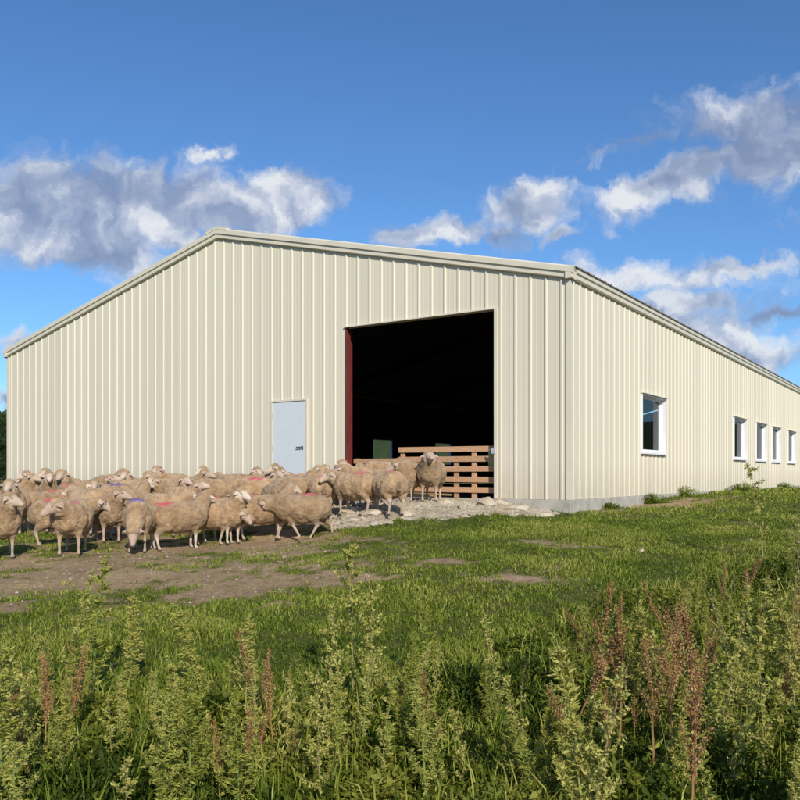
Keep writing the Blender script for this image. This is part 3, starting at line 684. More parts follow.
def plant(kind, x, y, h, label, group, which=None, rz=None, tilt=(0, 0), zoff=0, wide=1.0):
    ms = PROTO[kind][which if which is not None else rng.integers(len(PROTO[kind]))]
    nm, cat = CATN[kind]
    r = empty(nm, (x, y, gz(x, y)-.02+zoff), 0, label, cat, group); r.rotation_euler = (tilt[0], tilt[1], rng.uniform(0, 6.28) if rz is None else rz)
    hh = h/1.0 if kind != 'reed' else h/1.2; r.scale = (hh*wide, hh*wide, hh)
    for me_ in ms: link(bpy.data.objects.new(me_.name.split('.')[0], me_), r)
    return r
def htop(px, ytop, Y):   # height of a plant whose tip shows at photo row ytop
    x = at(px, Y); return (E-(ytop-475)/F*Y)-gz(x, Y)
HERO = [('leafy',90,543,4.9,1,'tallest pale green weed, its thin top reaching the bare dirt, far left'),
 ('leafy',70,565,5.0,3,'green weed leaning left beside the tallest far left one'),
 ('spike',127,585,5.2,1,'slim pale spike between the tall left weed and the bushy pale spike'),
 ('spike',200,598,4.6,0,'bushy pale green spike weed, broadest of the spikes, left of centre'),
 ('spike',243,610,4.5,2,'pale spike leaning beside the rusty stalks left of centre'),
 ('spike',178,648,4.0,1,'short pale spike low at the bottom left, under the bushy spike'),
 ('feather',352,535,4.8,0,'tall airy yellowish weed below the rubble heap, with curled side shoots'),
 ('feather',374,575,4.6,1,'thin yellowish weed just right of the tall airy one'),
 ('feather',330,600,4.5,2,'drooping yellowish weed left of the tall airy one'),
 ('leafy',430,585,5.2,0,'arching green weed near the bottom centre'),
 ('leafy',497,606,4.6,3,'upright green weed right of centre beside the arching one'),
 ('dock',62,640,4.1,0,'rust brown dock stalk at the far left bottom'),
 ('dock',45,652,4.0,1,'second rust brown dock, shorter, in the left corner'),
 ('dock',262,620,4.4,2,'rusty seeding dock between pale weeds left of centre'),
 ('dock',275,640,4.2,0,'lower rusty dock beside the taller left of centre one'),
 ('dock',565,612,4.3,1,'rust brown dock leaning, left end of the reddish stand'),
 ('dock',600,575,4.6,2,'tallest brownish seed stalk of the reddish stand right of centre'),
 ('dock',618,605,4.2,0,'thick rust brown dock in the middle of the reddish stand'),
 ('dock',668,598,4.3,1,'bright reddish dock stalk, right end of the reddish stand'),
 ('dock',655,625,3.9,2,'low reddish dock close to the bottom edge, right of centre'),
 ('spike',598,598,4.4,2,'pale spike weed among the reddish docks'),
 ('spike',640,590,4.8,0,'green spike weed behind the reddish docks'),
 ('reed',786,505,4.4,0,'tall tan grass stem standing above the weeds at the right edge'),
 ('reed',700,600,4.6,1,'tan seeding stem right of the reddish docks'),
 ('feather',763,458,9.2,1,'tall lone weed rising against the cream wall under the far windows'),
 ('leafy',722,585,5.4,4,'bushy yellow green weed at the right, below the lone tall weed'),
 ('leafy',775,600,5.0,2,'dense green weed in the right bottom corner')]
for kind, px, yt, Yd, wh, lb in HERO:
    x = at(px, Yd); plant(kind, x, Yd, htop(px, yt, Yd), lb, None, wh, tilt=(rng.normal(0,.05), rng.normal(0,.08)), wide=1.15 if kind in ('spike', 'dock') else 1)
FL = {'leafy': 'green leafy weed in the dense foreground growth', 'spike': 'small pale spiked weed in the dense foreground growth', 'dock': 'small rusty dock stalk in the dense foreground growth', 'reed': 'thin tan grass stem in the dense foreground growth', 'feather': 'small airy yellowish weed in the foreground growth'}
FG = {'leafy': 'leafy weeds of the foreground', 'spike': 'pale spiked weeds of the foreground', 'dock': 'rusty docks of the foreground', 'reed': 'tan grass stems of the foreground', 'feather': 'airy yellowish weeds of the foreground'}
def toprow(px):     # photo row that the weed mass reaches
    return float(np.interp(px, [-40, 0, 60, 140, 200, 300, 400, 480, 540, 600, 660, 720, 800, 860], [622, 624, 616, 640, 628, 628, 632, 622, 608, 588, 574, 550, 518, 505]))
cnt = 0
while cnt < 255:
    px = rng.uniform(-60, 860) if rng.random() < .72 else rng.uniform(560, 860); ymax = float(np.interp(px, [-60, 350, 600, 860], [5.4, 5.2, 7.2, 9.5])); Yd = 3.0+(ymax-3.0)*rng.random()**.75
    x = at(px, Yd); g = gz(x, Yd); base_row = 475+(E-g)/Yd*F
    hmax = (E-(toprow(px)+rng.uniform(0, 85)*(6/Yd if Yd > 4 else 1.2)-475)/F*Yd)-g
    h = min(hmax, rng.uniform(.4, .95))
    if h < .14: continue
    u = rng.random(); redz = math.exp(-((px-635)/75)**2)*.62+math.exp(-((px-50)/60)**2)*.2+math.exp(-((px-265)/30)**2)*.35+.05
    kind = 'dock' if u < redz else ('spike' if u < redz+.12 else ('feather' if u < redz+.36 else ('reed' if u < redz+.46 else 'leafy')))
    plant(kind, x, Yd, h, FL[kind], FG[kind], tilt=(rng.normal(0,.12), rng.normal(0,.12))); cnt += 1

# low undergrowth: uncountable leaves filling between the plants
def undergrowth(n):
    px = rng.uniform(-90, 900, n); ymax = np.interp(px, [-60, 350, 600, 860], [5.3, 5.0, 7.4, 10.0]); Yd = 2.4+(ymax-2.4)*rng.random(n)**.8
    x = (px-400)/F*Yd; g = ground(x, Yd)
    cl = fbm(x*2.2+3, Yd*2.2, 4); edge = 1-sstep(.72, 1.0, (Yd-2.4)/(ymax-2.4))
    H = (.04+.26*sstep(.34, .70, cl))*np.interp(px, [0, 620, 800], [.75, .7, 1.15])*(.25+.75*edge)
    keep = rng.random(n) < (.2+.6*edge)*(.35+.65*sstep(.36,.56,cl))
    x, Yd, g, H, cl = x[keep], Yd[keep], g[keep], H[keep], cl[keep]; n = len(x)
    z = g+H*rng.random(n)**.7
    s = rng.uniform(.02,.060,n)*(.7+.5*cl); w = s*rng.uniform(.2,.5,n)
    d = rng.normal(0,1,(n,3)); d[:,2] = np.abs(d[:,2])*.7+.1; d /= np.linalg.norm(d,axis=1)[:,None]
    u = np.cross(d, rng.normal(0,1,(n,3))); u /= np.linalg.norm(u,axis=1)[:,None]; nr = np.cross(u,d)
    p = np.stack([x,Yd,z],-1)
    v = np.stack([p, p+d*(s*.45)[:,None]+u*(w*.5)[:,None]+nr*(w*.2)[:,None], p+d*s[:,None]-nr*(s*.15)[:,None], p+d*(s*.45)[:,None]-u*(w*.5)[:,None]+nr*(w*.2)[:,None]],1)
    f = np.arange(n*4).reshape(n,4); m = fbm(x*1.7+40, Yd*1.7, 3)
    tint = np.clip(.42+(m-.5)*1.8+rng.normal(0,.16,n)+(rng.random(n)<.06)*.5,0,1)
    o = link(bpy.data.objects.new('undergrowth', np_mesh('undergrowth', v.reshape(-1,3), [f], M['weedlow'], {'tint': np.repeat(tint,4)}))); o['kind'] = 'stuff'
    # long blades between
    k = rng.random(n) < .045
    blades('tall_grass', x[k], Yd[k], (H[k]*1.0+.10)*rng.uniform(.6,1.4,k.sum()), np.full(k.sum(), .008), np.clip(tint[k]+.15,0,1), M['grass'], .7, g[k])
undergrowth(230000)
# tufts against the foundation
for i, (px, Yd, h, lb) in enumerate([(652,18.3,.30,'dark green tuft against the footing, under the wide window'),(684,20.6,.34,'bushy green tuft against the wall base, right of the wide window'),
        (742,24.6,.3,'small weed clump at the wall base under the second window'),(784,31.5,.3,'green clump at the wall base by the far windows'),(606,16.3,.18,'low clump of grass at the footing just past the barn corner')]):
    lv = Leaves()
    for j in range(1500):
        a = rng.uniform(0,6.28); r_ = abs(rng.normal(0,.13))*1.3; s = rng.uniform(.03,.08); 
        lv.leaf((r_*math.cos(a)*1.3, r_*math.sin(a)*.7, max(0, .62*h*(1-(r_/.45)**2)*(.7+.5*math.sin(a*2+i)))*rng.random()), (math.cos(a)*.9+rng.normal(0,.5),math.sin(a)*.9+rng.normal(0,.5),1), s, .014, np.clip(.42+rng.normal(0,.18),0,1))
    x = at(px, Yd); o = link(bpy.data.objects.new('grass_tuft', lv.mesh('grass_tuft', M['grass']))); o.location = (x, Yd, gz(x, Yd)); tag(o, lb, 'tuft', 'tufts along the footing')

# ------------------------------------------------------------------ trees beyond the barn, far left
def tree_meshes(seed, h):
    r_ = np.random.default_rng(seed); mb = MB()
    mb.tube([(0,0,-.2),(.05,0,h*.3),(0,.08,h*.62),(0,0,h*.9)], [.17,.13,.08,.03], 8); cl = []
    for i in range(34):
        a = r_.uniform(0,6.28); zc = h*r_.uniform(.16,.95); rr = h*.40*math.sin(math.pi*min(1,(zc/h)*.85+.12))*r_.uniform(.35,1)
        c = np.array([math.cos(a)*rr, math.sin(a)*rr, zc]); cl.append((c, h*r_.uniform(.07,.15)))
        mb.tube([(0,0,zc*.72), (c[0]*.6,c[1]*.6,zc*.9), tuple(c)], [.05,.03,.012], 5)
    lv = Leaves()
    V = []; T = []
    for c, r0 in cl:
        n = 420; d = r_.normal(0,1,(n,3)); d /= np.linalg.norm(d,axis=1)[:,None]; p = c+d*(r0*r_.random(n)**.4)[:,None]*np.array([1.15,1.15,.8])
        dd = r_.normal(0,1,(n,3)); dd /= np.linalg.norm(dd,axis=1)[:,None]; u = np.cross(dd, r_.normal(0,1,(n,3))); u /= np.linalg.norm(u,axis=1)[:,None]
        s = r_.uniform(.07,.16,n)[:,None]; V.append(np.stack([p, p+dd*s*.5+u*s*.3, p+dd*s, p+dd*s*.5-u*s*.3],1)); T.append(np.clip(.45+r_.normal(0,.18,n)+r_.normal(0,.12),0,1))
    V = np.concatenate(V).reshape(-1,3); T = np.repeat(np.concatenate(T),4)
    return mb, np_mesh('crown', V, [np.arange(len(V)).reshape(-1,4)], M['tree'], {'tint': T})
tp = [tree_meshes(s, 5.4) for s in (1, 2, 3)]
tmesh = []
for mb, cr in tp:
    o = mb.build('trunk', M['bark']); tmesh.append((o.data, cr)); bpy.data.objects.remove(o)
TL = [(-29.3,60.5,1.0,0,'dark bushy tree showing just past the left end of the barn'),(-24.6,50.5,.62,1,'low bush tree touching the left barn corner, in front of the taller one'),
      (-33.5,62,1.15,2,None),(-38,60,1.0,0,None),(-43,64,1.2,1,None),(-27,56,.85,2,'rounded dark tree half hidden behind the left barn corner')]
for i, (x, y, s, k, lb) in enumerate(TL):
    r = empty('broadleaf_tree', (x, y, gz(x, y)), i*1.3, lb or 'dark tree in the row left of the barn', 'tree', 'trees beyond the barn', s)
    link(bpy.data.objects.new('trunk', tmesh[k][0]), r); link(bpy.data.objects.new('crown', tmesh[k][1]), r)

# ------------------------------------------------------------------ distant low wooded ridge, left and right of the view
m, nt, bs = mat_new('wooded_ridge'); geo = N(nt, 'ShaderNodeNewGeometry'); n = noise_node(nt, .12, 8, .7, geo.outputs['Position'])
nt.links.new(ramp(nt, n.outputs[0], [(.3, (.02, .035, .012)), (.55, (.04, .065, .018)), (.8, (.08, .10, .03))]), bs.inputs['Base Color']); bs.inputs['Roughness'].default_value = 1
az = np.linspace(-180, 180, 721); rr = np.array([170, 185, 200, 230, 300]); hs = np.array([0, .75, 1, .9, -.1])
HZ = E-1.0+hs[None,:]*(7+13*fbm(az*.09+20, az*0, 4))[:,None]+((hs > .5)*1.0)[None,:]*(fbm(az[:,None]*1.3, rr[None,:]*.1, 3)-.5)*3
HX = np.sin(np.radians(az))[:,None]*rr; HY = np.cos(np.radians(az))[:,None]*rr; ii = np.arange(721*5).reshape(721,5)
me = np_mesh('hills', np.stack([HX,HY,HZ],-1).reshape(-1,3), [np.stack([ii[:-1,:-1],ii[:-1,1:],ii[1:,1:],ii[1:,:-1]],-1).reshape(-1,4)], m, smooth=True)
tag(link(bpy.data.objects.new('hills', me)), kind='structure')

# ------------------------------------------------------------------ sheep
eye_bm = bmesh.new(); bmesh.ops.create_icosphere(eye_bm, subdivisions=2, radius=.0135); eye_me = bpy.data.meshes.new('eye'); eye_bm.to_mesh(eye_me); eye_bm.free(); eye_me.materials.append(M['eye'])
def lerp(a, b, t): return a+(b-a)*t
_ico = bmesh.new(); bmesh.ops.create_icosphere(_ico, subdivisions=3, radius=1); IV = np.array([v.co[:] for v in _ico.verts]); IF = np.array([[v.index for v in f.verts] for f in _ico.faces]); _ico.free()
def sheep_mesh(seed, yaw=0, pitch=50, hyaw=0, hpitch=-30, legs='stand', nlen=.215, fat=1.08):
    """local frame: faces +X, stands on z=0. yaw/pitch = neck, hyaw/hpitch = where the face points (deg)"""
    rs = np.random.default_rng(seed); balls = []; bare_seg = []; 
    KX = .79
    def ball(c, r): balls.append((np.array(c, float), np.array(r, float) if np.ndim(r) else np.full(3, float(r))))
    def tb(c, r): ball((c[0]*KX, c[1], c[2]), (r[0]*KX, r[1], r[2]))
    def seg(a, b, ra, rb):
        a, b = np.array(a, float), np.array(b, float); n = max(2, int(np.linalg.norm(b-a)/(min(ra, rb)*.35)))
        for i in range(n+1): ball(lerp(a, b, i/n), lerp(ra, rb, i/n))
    f = fat
    tb((-.33,0,.515), (.215,.195*f,.21)); tb((-.16,0,.505), (.27,.222*f,.232)); tb((.06,0,.495), (.30,.228*f,.238)); tb((.26,0,.505), (.22,.20*f,.232)); tb((.37,0,.50), (.15,.145,.18))
    tb((-.02,0,.42), (.33,.185*f,.17)); tb((-.28,0,.44), (.17,.15,.15))
    seg((-.50*KX,0,.58), (-.545*KX,0,.42), .045, .028)
    y, p = R(yaw), R(pitch)
    nb = np.array([.285,0,.58]); nd = np.array([math.cos(p)*math.cos(y), math.cos(p)*math.sin(y), math.sin(p)]); hb = nb+nd*nlen
    seg(nb-nd*.06, hb, .165, .106)
    hy, hp = R(hyaw), R(hpitch); hd = np.array([math.cos(hp)*math.cos(hy), math.cos(hp)*math.sin(hy), math.sin(hp)])
    sk = hb+hd*.03+np.array([0,0,.02]); mz = sk+hd*.175
    seg(sk, sk+hd*.09, .083, .064); seg(sk+hd*.09, mz, .060, .038); up = np.array([0,0,1.0])-hd*hd[2]; up /= np.linalg.norm(up)+1e-9; side = np.cross(up, hd)
    seg(sk+hd*.02+up*.02, mz+up*.006, .062, .034)
    ears = []
    for sg in (-1, 1):
        e0 = sk+side*sg*.062+up*.025-hd*.01; e1 = e0+side*sg*.10-up*.045+hd*.005; n = 7
        for i in range(n+1):
            t = i/n; w = .029*math.sin(math.pi*(.25+.7*t))+.007; ball(lerp(e0, e1, t), (w, w, max(.012, w*.55)))
        ears.append((e0, e1))
    lp = []
    for sg in (-1, 1):
        sw = {'stand': 0, 'walk': .12*sg, 'walk2': -.14*sg, 'spread': .04*sg}[legs]; yy = .11*sg
        X0 = .27*KX; sh = (X0,yy,.43); kn = (X0+.01+sw*.7,yy,.245); fe = (X0+.005+sw*1.15-(.03 if sw < 0 else 0),yy,.075); ho = (X0+.025+sw*1.2,yy,.02)
        seg((.25*KX,yy*.9,.47), sh, .10, .085); seg(sh, kn, .076, .031); seg(kn, fe, .026, .018); seg(fe, ho, .020, .028)
        sw = -sw; X1 = -.43*KX; stf = (X1+.13+sw*.3,yy*1.05,.385); hk = (X1+sw*.7,yy,.24); fe = (X1+.035+sw*1.1,yy,.075); ho = (X1+.055+sw*1.15,yy,.02)
        seg((-.32*KX,yy*.8,.48), stf, .13, .10); seg(stf, hk, .088, .033); seg(hk, fe, .026, .018); seg(fe, ho, .020, .028)
        lp += [ho]
    V = np.concatenate([IV*r[None]+c[None] for c, r in balls]); Fc = np.concatenate([IF+i*len(IV) for i in range(len(balls))])
    me = np_mesh('sheep', V, [Fc], M['sheep']); ob = bpy.data.objects.new('tmp', me); COL.objects.link(ob)
    md = ob.modifiers.new('r', 'REMESH'); md.mode = 'VOXEL'; md.voxel_size = .0125; s2 = ob.modifiers.new('s', 'SMOOTH'); s2.factor = .5; s2.iterations = 4
    dg = bpy.context.evaluated_depsgraph_get(); dg.update(); out = bpy.data.meshes.new_from_object(ob.evaluated_get(dg)); bpy.data.objects.remove(ob)
    n = len(out.vertices); co = np.empty(n*3, np.float32); out.vertices.foreach_get('co', co); co = co.reshape(-1,3).astype(float)
    def segd(p, a, b):
        ab = b-a; t = np.clip(((p-a)@ab)/(ab@ab), 0, 1); return np.linalg.norm(p-(a+t[:,None]*ab), axis=1), t
    dh, th = segd(co, sk, mz); fr = (co-sk)@hd
    face = sstep(.005, .055, fr)*(dh < .10)
    for e0, e1 in ears:
        de, te = segd(co, e0, e1); face = np.maximum(face, (de < .055)*(te > .15))
    leg = (1-sstep(.23, .31, co[:,2]))*(np.abs(co[:,1]) > .03)*(np.abs(co[:,0]) < .75)*(dh > .14)
    bare = np.clip(np.maximum(face, leg), 0, 1)
    nm = np.empty(n*3, np.float32)
    out.vertices.foreach_get('normal', nm) if hasattr(out.vertices[0], 'normal') else None
    nm = nm.reshape(-1,3)
    woolly = 1-bare; disp = np.zeros(n)
    for i in range(n):
        if woolly[i] > .05:
            q = Vector(co[i])+Vector((seed*2.3, seed, 0)); disp[i] = mnoise.noise(q*5)*.012+mnoise.noise(q*15)*.011+mnoise.noise(q*33)*.007
    co = co+nm*(disp*woolly)[:,None]+nm*(.006*woolly)[:,None]
    # crisp, gently folded chest fleece
    out.vertices.foreach_set('co', co.astype(np.float32).ravel())
    hoof = (1-sstep(.028, .040, co[:,2]))*(bare > .5)
    mx = -.17+rs.uniform(-.06,.06); mark = np.clip(1-np.hypot((co[:,0]-mx)/.19, (co[:,1]-rs.uniform(-.04,.04))/.16), 0, 1)*(co[:,2] > .56)*woolly
    markf = np.clip(1-np.hypot((co[:,0]-.22)/.17, co[:,1]/.17), 0, 1)*(co[:,2] > .58)*woolly*(dh > .13)
    soil = np.clip(1-np.hypot((co[:,0]+.45)/.06, co[:,1]/.06, ), 0, 1)*(co[:,2] < .56)*(co[:,2] > .36)*.8+ (1-sstep(.28,.36,co[:,2]))*woolly*.35
    for k, v in (('bare', bare), ('hoof', hoof), ('mark', mark), ('mark_front', markf), ('soiled', np.clip(soil, 0, 1))):
        a = out.attributes.new(k, 'FLOAT', 'POINT'); a.data.foreach_set('value', v.astype(np.float32))
    for pl in out.polygons: pl.use_smooth = True
    out.materials.clear(); out.materials.append(M['sheep']); out.name = 'sheep'
    eyes = [tuple(sk+hd*.052+side*sg*.058+up*.026) for sg in (-1, 1)]
    return out, eyes
POSE = {
 'up': dict(pitch=60, hpitch=-26, nlen=.25), 'upL': dict(yaw=25, pitch=56, hyaw=55, hpitch=-22, nlen=.24), 'upR': dict(yaw=-25, pitch=58, hyaw=-55, hpitch=-24, nlen=.25),
 'level': dict(pitch=22, hpitch=-42, nlen=.235), 'levelL': dict(yaw=30, pitch=25, hyaw=60, hpitch=-35), 'levelR': dict(yaw=-30, pitch=25, hyaw=-60, hpitch=-35),
 'graze': dict(pitch=-48, hpitch=-70, nlen=.33), 'grazeL': dict(yaw=30, pitch=-20, hyaw=40, hpitch=-62, nlen=.34),
 'walk': dict(pitch=-2, hpitch=-52, nlen=.29, legs='walk2'), 'walkup': dict(pitch=40, hpitch=-30, legs='walk'),
 'back': dict(yaw=60, pitch=45, hyaw=150, hpitch=-20, nlen=.28), 'down': dict(pitch=-12, hpitch=-55, nlen=.25, legs='spread'), 'chin': dict(pitch=50, hpitch=-8, hyaw=20, yaw=10)}
PM = {k: sheep_mesh(i+1, **v) for i, (k, v) in enumerate(POSE.items())}
RED, PINK, BLUE, NONE = (.66,.035,.075,1), (.52,.13,.12,1), (.07,.06,.30,1), (.4,.3,.2,0)
# px, depth, heading (0 = to the right of the picture, -90 = to the viewer, 90 = away), pose, mark, scale, label
SH = [
 (3,11.1,-62,'upL',NONE,1.0,'sheep facing out at the near left end of the flock, half out of frame'),
 (72,11.3,-78,'levelR',PINK,1.04,'woolly sheep seen head on, pink face turned down left, tall weed below it'),
 (62,12.3,22,'level',RED,1.0,'sheep behind the head-on one, pink face poking out right of it'),
 (108,12.9,-58,'upL',PINK,.98,'white faced sheep looking right with dark gap to its right, pink back'),
 (140,12.0,-82,'graze',BLUE,1.0,'grazing sheep with blue mark and head hanging to the dirt'),
 (178,12.4,32,'upL',RED,1.02,'large sheep turned half away to the right with red back spot, front centre of flock'),
 (26,16.9,-60,'upL',NONE,.96,'small head and nape in the last row above the far left pair'),
 (60,17.4,-110,'up',PINK,.98,'half hidden sheep of the last row behind the head-highest one'),
 (108,17.3,-35,'upL',NONE,1.0,'head and neck turned right in the last row behind the blue-marked back'),
 (172,17.5,-120,'up',NONE,1.0,'last row sheep looking left between rounded back and pale topmost head'),
 (207,17.3,-80,'upR',NONE,1.0,'last row head peering over the long clean back'),
 (247,17.5,-50,'up',NONE,1.0,'last row head turned right, between clean back and pale door'),
 (284,17.2,-100,'upR',NONE,1.0,'last row head in front of the pale door middle'),
 (318,17.0,-65,'up',PINK,1.0,'last row sheep just right of the pale door'),
 (94,15.0,-70,'up',NONE,.98,'middle row sheep with raised head above the broad back'),
 (190,15.4,-95,'upL',PINK,.98,'middle row sheep facing out over the red-smeared one'),
 (277,14.5,-60,'levelL',NONE,.98,'middle row sheep with lowered face behind the long-nosed one'),
 (223,13.0,-35,'up',RED,1.02,'sheep with long red smear on its back, beside the large side-on one'),
 (214,12.9,-8,'down',NONE,.9,'lowered sheep whose pink head shows under its red-smeared neighbour'),
 (263,13.4,14,'upL',PINK,1.05,'sheep with long pink nose raised right, behind the walking one'),
 (302,13.2,180,'walk',RED,1.0,'sheep walking left alone in front with bright red rump mark'),
 (322,14.6,100,'upR',RED,.98,'red marked sheep just behind the walking one, back to us'),
 (355,14.1,152,'levelL',PINK,1.02,'sheep on the rubble, rump right, faint pink mark, left of rear-view one'),
 (389,13.8,112,'level',PINK,1.04,'sheep seen from behind on the rubble, dirty tail, pink back'),
 (411,15.3,-115,'levelR',NONE,.98,'plain sheep with hidden face between rear-view sheep and the gate'),
 (431,15.2,-100,'chin',NONE,1.06,'sheep standing in front of the slatted gate, rightmost of the flock'),
 (2,14.6,170,'level',PINK,1.0,'sheep at the far left edge with pink stripe, only its rump in frame'),
 (17,13.9,-80,'up',PINK,1.0,'sheep facing the camera at left, head high, pink shoulder'),
 (36,14.2,-20,'levelL',NONE,1.0,'plain round sheep with small white face turned right, left part of flock'),
 (40,17.0,-100,'upR',NONE,1.0,'sheep looking out from the back row near the left barn corner'),
 (51,16.4,-70,'up',NONE,.98,'pale headed sheep next to the back row one by the left corner'),
 (70,16.2,-90,'up',NONE,1.02,'sheep with head highest and eyes forward in the left back row'),
 (80,15.5,10,'upL',PINK,.98,'sheep with pinkish neck in the left middle of the flock'),
 (62,14.2,42,'up',RED,1.0,'sheep with small red back spot between two rows at left'),
 (88,13.9,140,'level',NONE,1.04,'broad backed sheep directly behind the white faced one'),
 (97,16.4,-30,'chin',NONE,.98,'small eared sheep in the back row, just left of a blue-marked back'),
 (112,15.4,170,'level',BLUE,1.0,'blue spotted back in the back row, its head hidden'),
 (126,13.9,48,'upL',NONE,1.02,'bare backed sheep behind the blue marked grazing one'),
 (131,15.6,-15,'up',NONE,1.0,'sheep with white nose turned right, behind the grazing one'),
 (133,17.0,-95,'up',NONE,1.0,'sheep with upright ears far back, above the grazing one'),
 (148,16.6,-75,'up',NONE,.96,'white faced sheep far back between two rounded backs'),
 (156,14.8,-70,'upR',NONE,1.0,'sheep with bright white face just above the grazing one'),
 (164,13.7,-12,'levelL',NONE,1.0,'tan sheep with dark eye peering right behind the large front one'),
 (162,16.2,60,'level',NONE,1.05,'rounded back and nape turned away, back row above tan sheep'),
 (181,14.6,-30,'chin',NONE,1.0,'pink faced sheep gazing right, middle row, head over dark shade'),
 (196,16.4,-60,'upL',NONE,.98,'sheep whose pale head tops the back row left of centre'),
 (216,15.2,30,'level',NONE,1.06,'long clean back across the middle row, left of the door'),
 (241,14.0,-88,'level',NONE,.96,'white blazed face looking at the camera between two bodies'),
 (236,16.6,170,'levelR',NONE,1.0,'sheep behind the long clean back, facing left'),
 (262,15.2,10,'level',RED,1.02,'sheep with two small red spots in the middle row below the door'),
 (262,17.0,-20,'upL',NONE,.98,'sheep with head up in the back row, left of the pale door'),
 (276,16.2,-80,'chin',NONE,1.0,'sheep with ears raised in front of the pale door left edge'),
 (294,15.0,38,'upL',NONE,1.04,'plain back sloping up just below the pale door'),
 (306,16.6,-55,'upL',NONE,1.0,'sheep looking right from below the pale door, ears wide'),
 (324,15.8,-30,'upR',NONE,.97,'white crowned sheep right of the pale door'),
 (337,15.9,-72,'up',NONE,1.06,'sheep facing the camera with big ears beside the red steel post'),
 (342,16.9,30,'up',NONE,1.04,'sheep with raised head touching the red steel post'),
 (360,15.7,-140,'level',NONE,1.0,'brown headed sheep inside the doorway left edge'),
 (368,15.0,-150,'levelR',NONE,1.05,'white nosed sheep behind the two marked sheep on the rubble'),
 (384,15.2,40,'level',NONE,1.06,'long plain back filling the gap before the low barrier')]
for px, Yd, hdg, pose, mark, s, lb in SH:
    x = at(px, Yd); me_, eyes = PM[pose]
    o = link(bpy.data.objects.new('sheep', me_)); o.location = (x, Yd, gz(x, Yd)-.005); o.rotation_euler = (0, 0, R(hdg)); s *= .985; o.scale = (s*rng.uniform(.93,1.06), s*rng.uniform(.93,1.07), s*rng.uniform(.95,1.04)); o.color = mark if (mark[3] == 0 or not (-125 < hdg < -50)) else (*mark[:3], .5)
    tag(o, lb, 'sheep', 'flock of sheep outside the barn')
    for e in eyes: q_ = link(bpy.data.objects.new('eye', eye_me), o); q_.location = e

# ------------------------------------------------------------------ sky, sun, camera
SUN_AZ, SUN_EL = 15, 31          # to the right of straight behind the camera, degrees
ts = Vector((math.sin(R(SUN_AZ))*math.cos(R(SUN_EL)), -math.cos(R(SUN_AZ))*math.cos(R(SUN_EL)), math.sin(R(SUN_EL))))
ld = bpy.data.lights.new('sun', 'SUN'); ld.energy = 4.7; ld.angle = R(.53); ld.color = (1, .925, .82)
lo = bpy.data.objects.new('sun', ld); COL.objects.link(lo); lo.rotation_euler = ts.to_track_quat('Z', 'Y').to_euler(); lo.location = (0, -20, 20)

w = bpy.data.worlds.new('World'); sc.world = w; w.use_nodes = True; nt = w.node_tree; nt.nodes.clear()
out = N(nt, 'ShaderNodeOutputWorld'); bg = N(nt, 'ShaderNodeBackground'); nt.links.new(bg.outputs[0], out.inputs[0]); bg.inputs[1].default_value = .1
sky = N(nt, 'ShaderNodeTexSky', sky_type='NISHITA'); sky.sun_disc = False; sky.sun_elevation = R(SUN_EL); sky.sun_rotation = math.atan2(ts.x, ts.y)
sky.air_density = 1.0; sky.dust_density = .3; sky.ozone_density = 2.5; sky.altitude = 100
tc = N(nt, 'ShaderNodeTexCoord'); sep = N(nt, 'ShaderNodeSeparateXYZ'); nt.links.new(tc.outputs['Generated'], sep.inputs[0])
def Mth(op, a, b=None, c=None, clamp=False):
    n = N(nt, 'ShaderNodeMath', operation=op, use_clamp=clamp)
    for i, v in enumerate((a, b, c)):
        if v is None: continue
        if hasattr(v, 'links'): nt.links.new(v, n.inputs[i])
        else: n.inputs[i].default_value = v
    return n.outputs[0]
def VM(op, a, b=None, out=0):
    n = N(nt, 'ShaderNodeVectorMath', operation=op)
    for i, v in enumerate((a, b)):
        if v is None: continue
        if hasattr(v, 'links'): nt.links.new(v, n.inputs[i])
        else: n.inputs[i].default_value = v
    return n.outputs['Value' if op in ('LENGTH', 'DOT_PRODUCT') else 0]
dy = Mth('MAXIMUM', sep.outputs[1], .02)
u = Mth('DIVIDE', sep.outputs[0], dy); v = Mth('DIVIDE', sep.outputs[2], dy)
cb = N(nt, 'ShaderNodeCombineXYZ'); nt.links.new(u, cb.inputs[0]); nt.links.new(v, cb.inputs[1]); P0 = cb.outputs[0]
def skynoise(scale, vec, detail=6, rough=.6, dist=0): 
    n = noise_node(nt, scale, detail, rough, vec); n.noise_dimensions = '2D'; n.inputs['Distortion'].default_value = dist; return n
wa = skynoise(9, P0, 7, .62); wv = VM('MULTIPLY', VM('SUBTRACT', wa.outputs[1], (.5,.5,.5)), (.11,.085,0)); PW = VM('ADD', P0, wv)
CL = [ # px, py, rx, ry, angle, weight : where the photo's clouds stand, as directions
 (30,205,85,48,0,1),(110,215,95,50,4,1),(95,245,90,30,5,1),(185,205,75,40,8,.95),(160,185,60,20,0,.8),(250,215,50,28,0,.9),(290,205,52,30,0,1.15),(175,235,26,22,0,1.1),(215,158,19,11,0,.75),
 (435,230,55,17,-3,1.0),(520,205,52,28,-12,.85),(493,238,28,20,0,.75),(705,172,112,26,-20,.95),(770,150,85,44,-15,1.0),(660,185,70,20,-24,.9),(760,122,90,30,-8,.72),(640,140,60,10,-10,.45),
 (655,272,85,15,0,.72),(735,262,65,10,-3,.7),(690,300,65,13,0,.65),(762,345,60,22,12,.85),(700,322,70,11,5,.55),(790,310,40,9,0,.6),(550,240,16,7,0,.6),(3,347,22,14,0,.8),(5,398,20,8,0,.7),
(700,335,130,42,8,.62),(620,150,60,12,-12,.5),(860,230,70,20,0,.8),(-60,230,80,60,0,.9),(880,300,70,40,0,.9)]
field_ = None; low = None
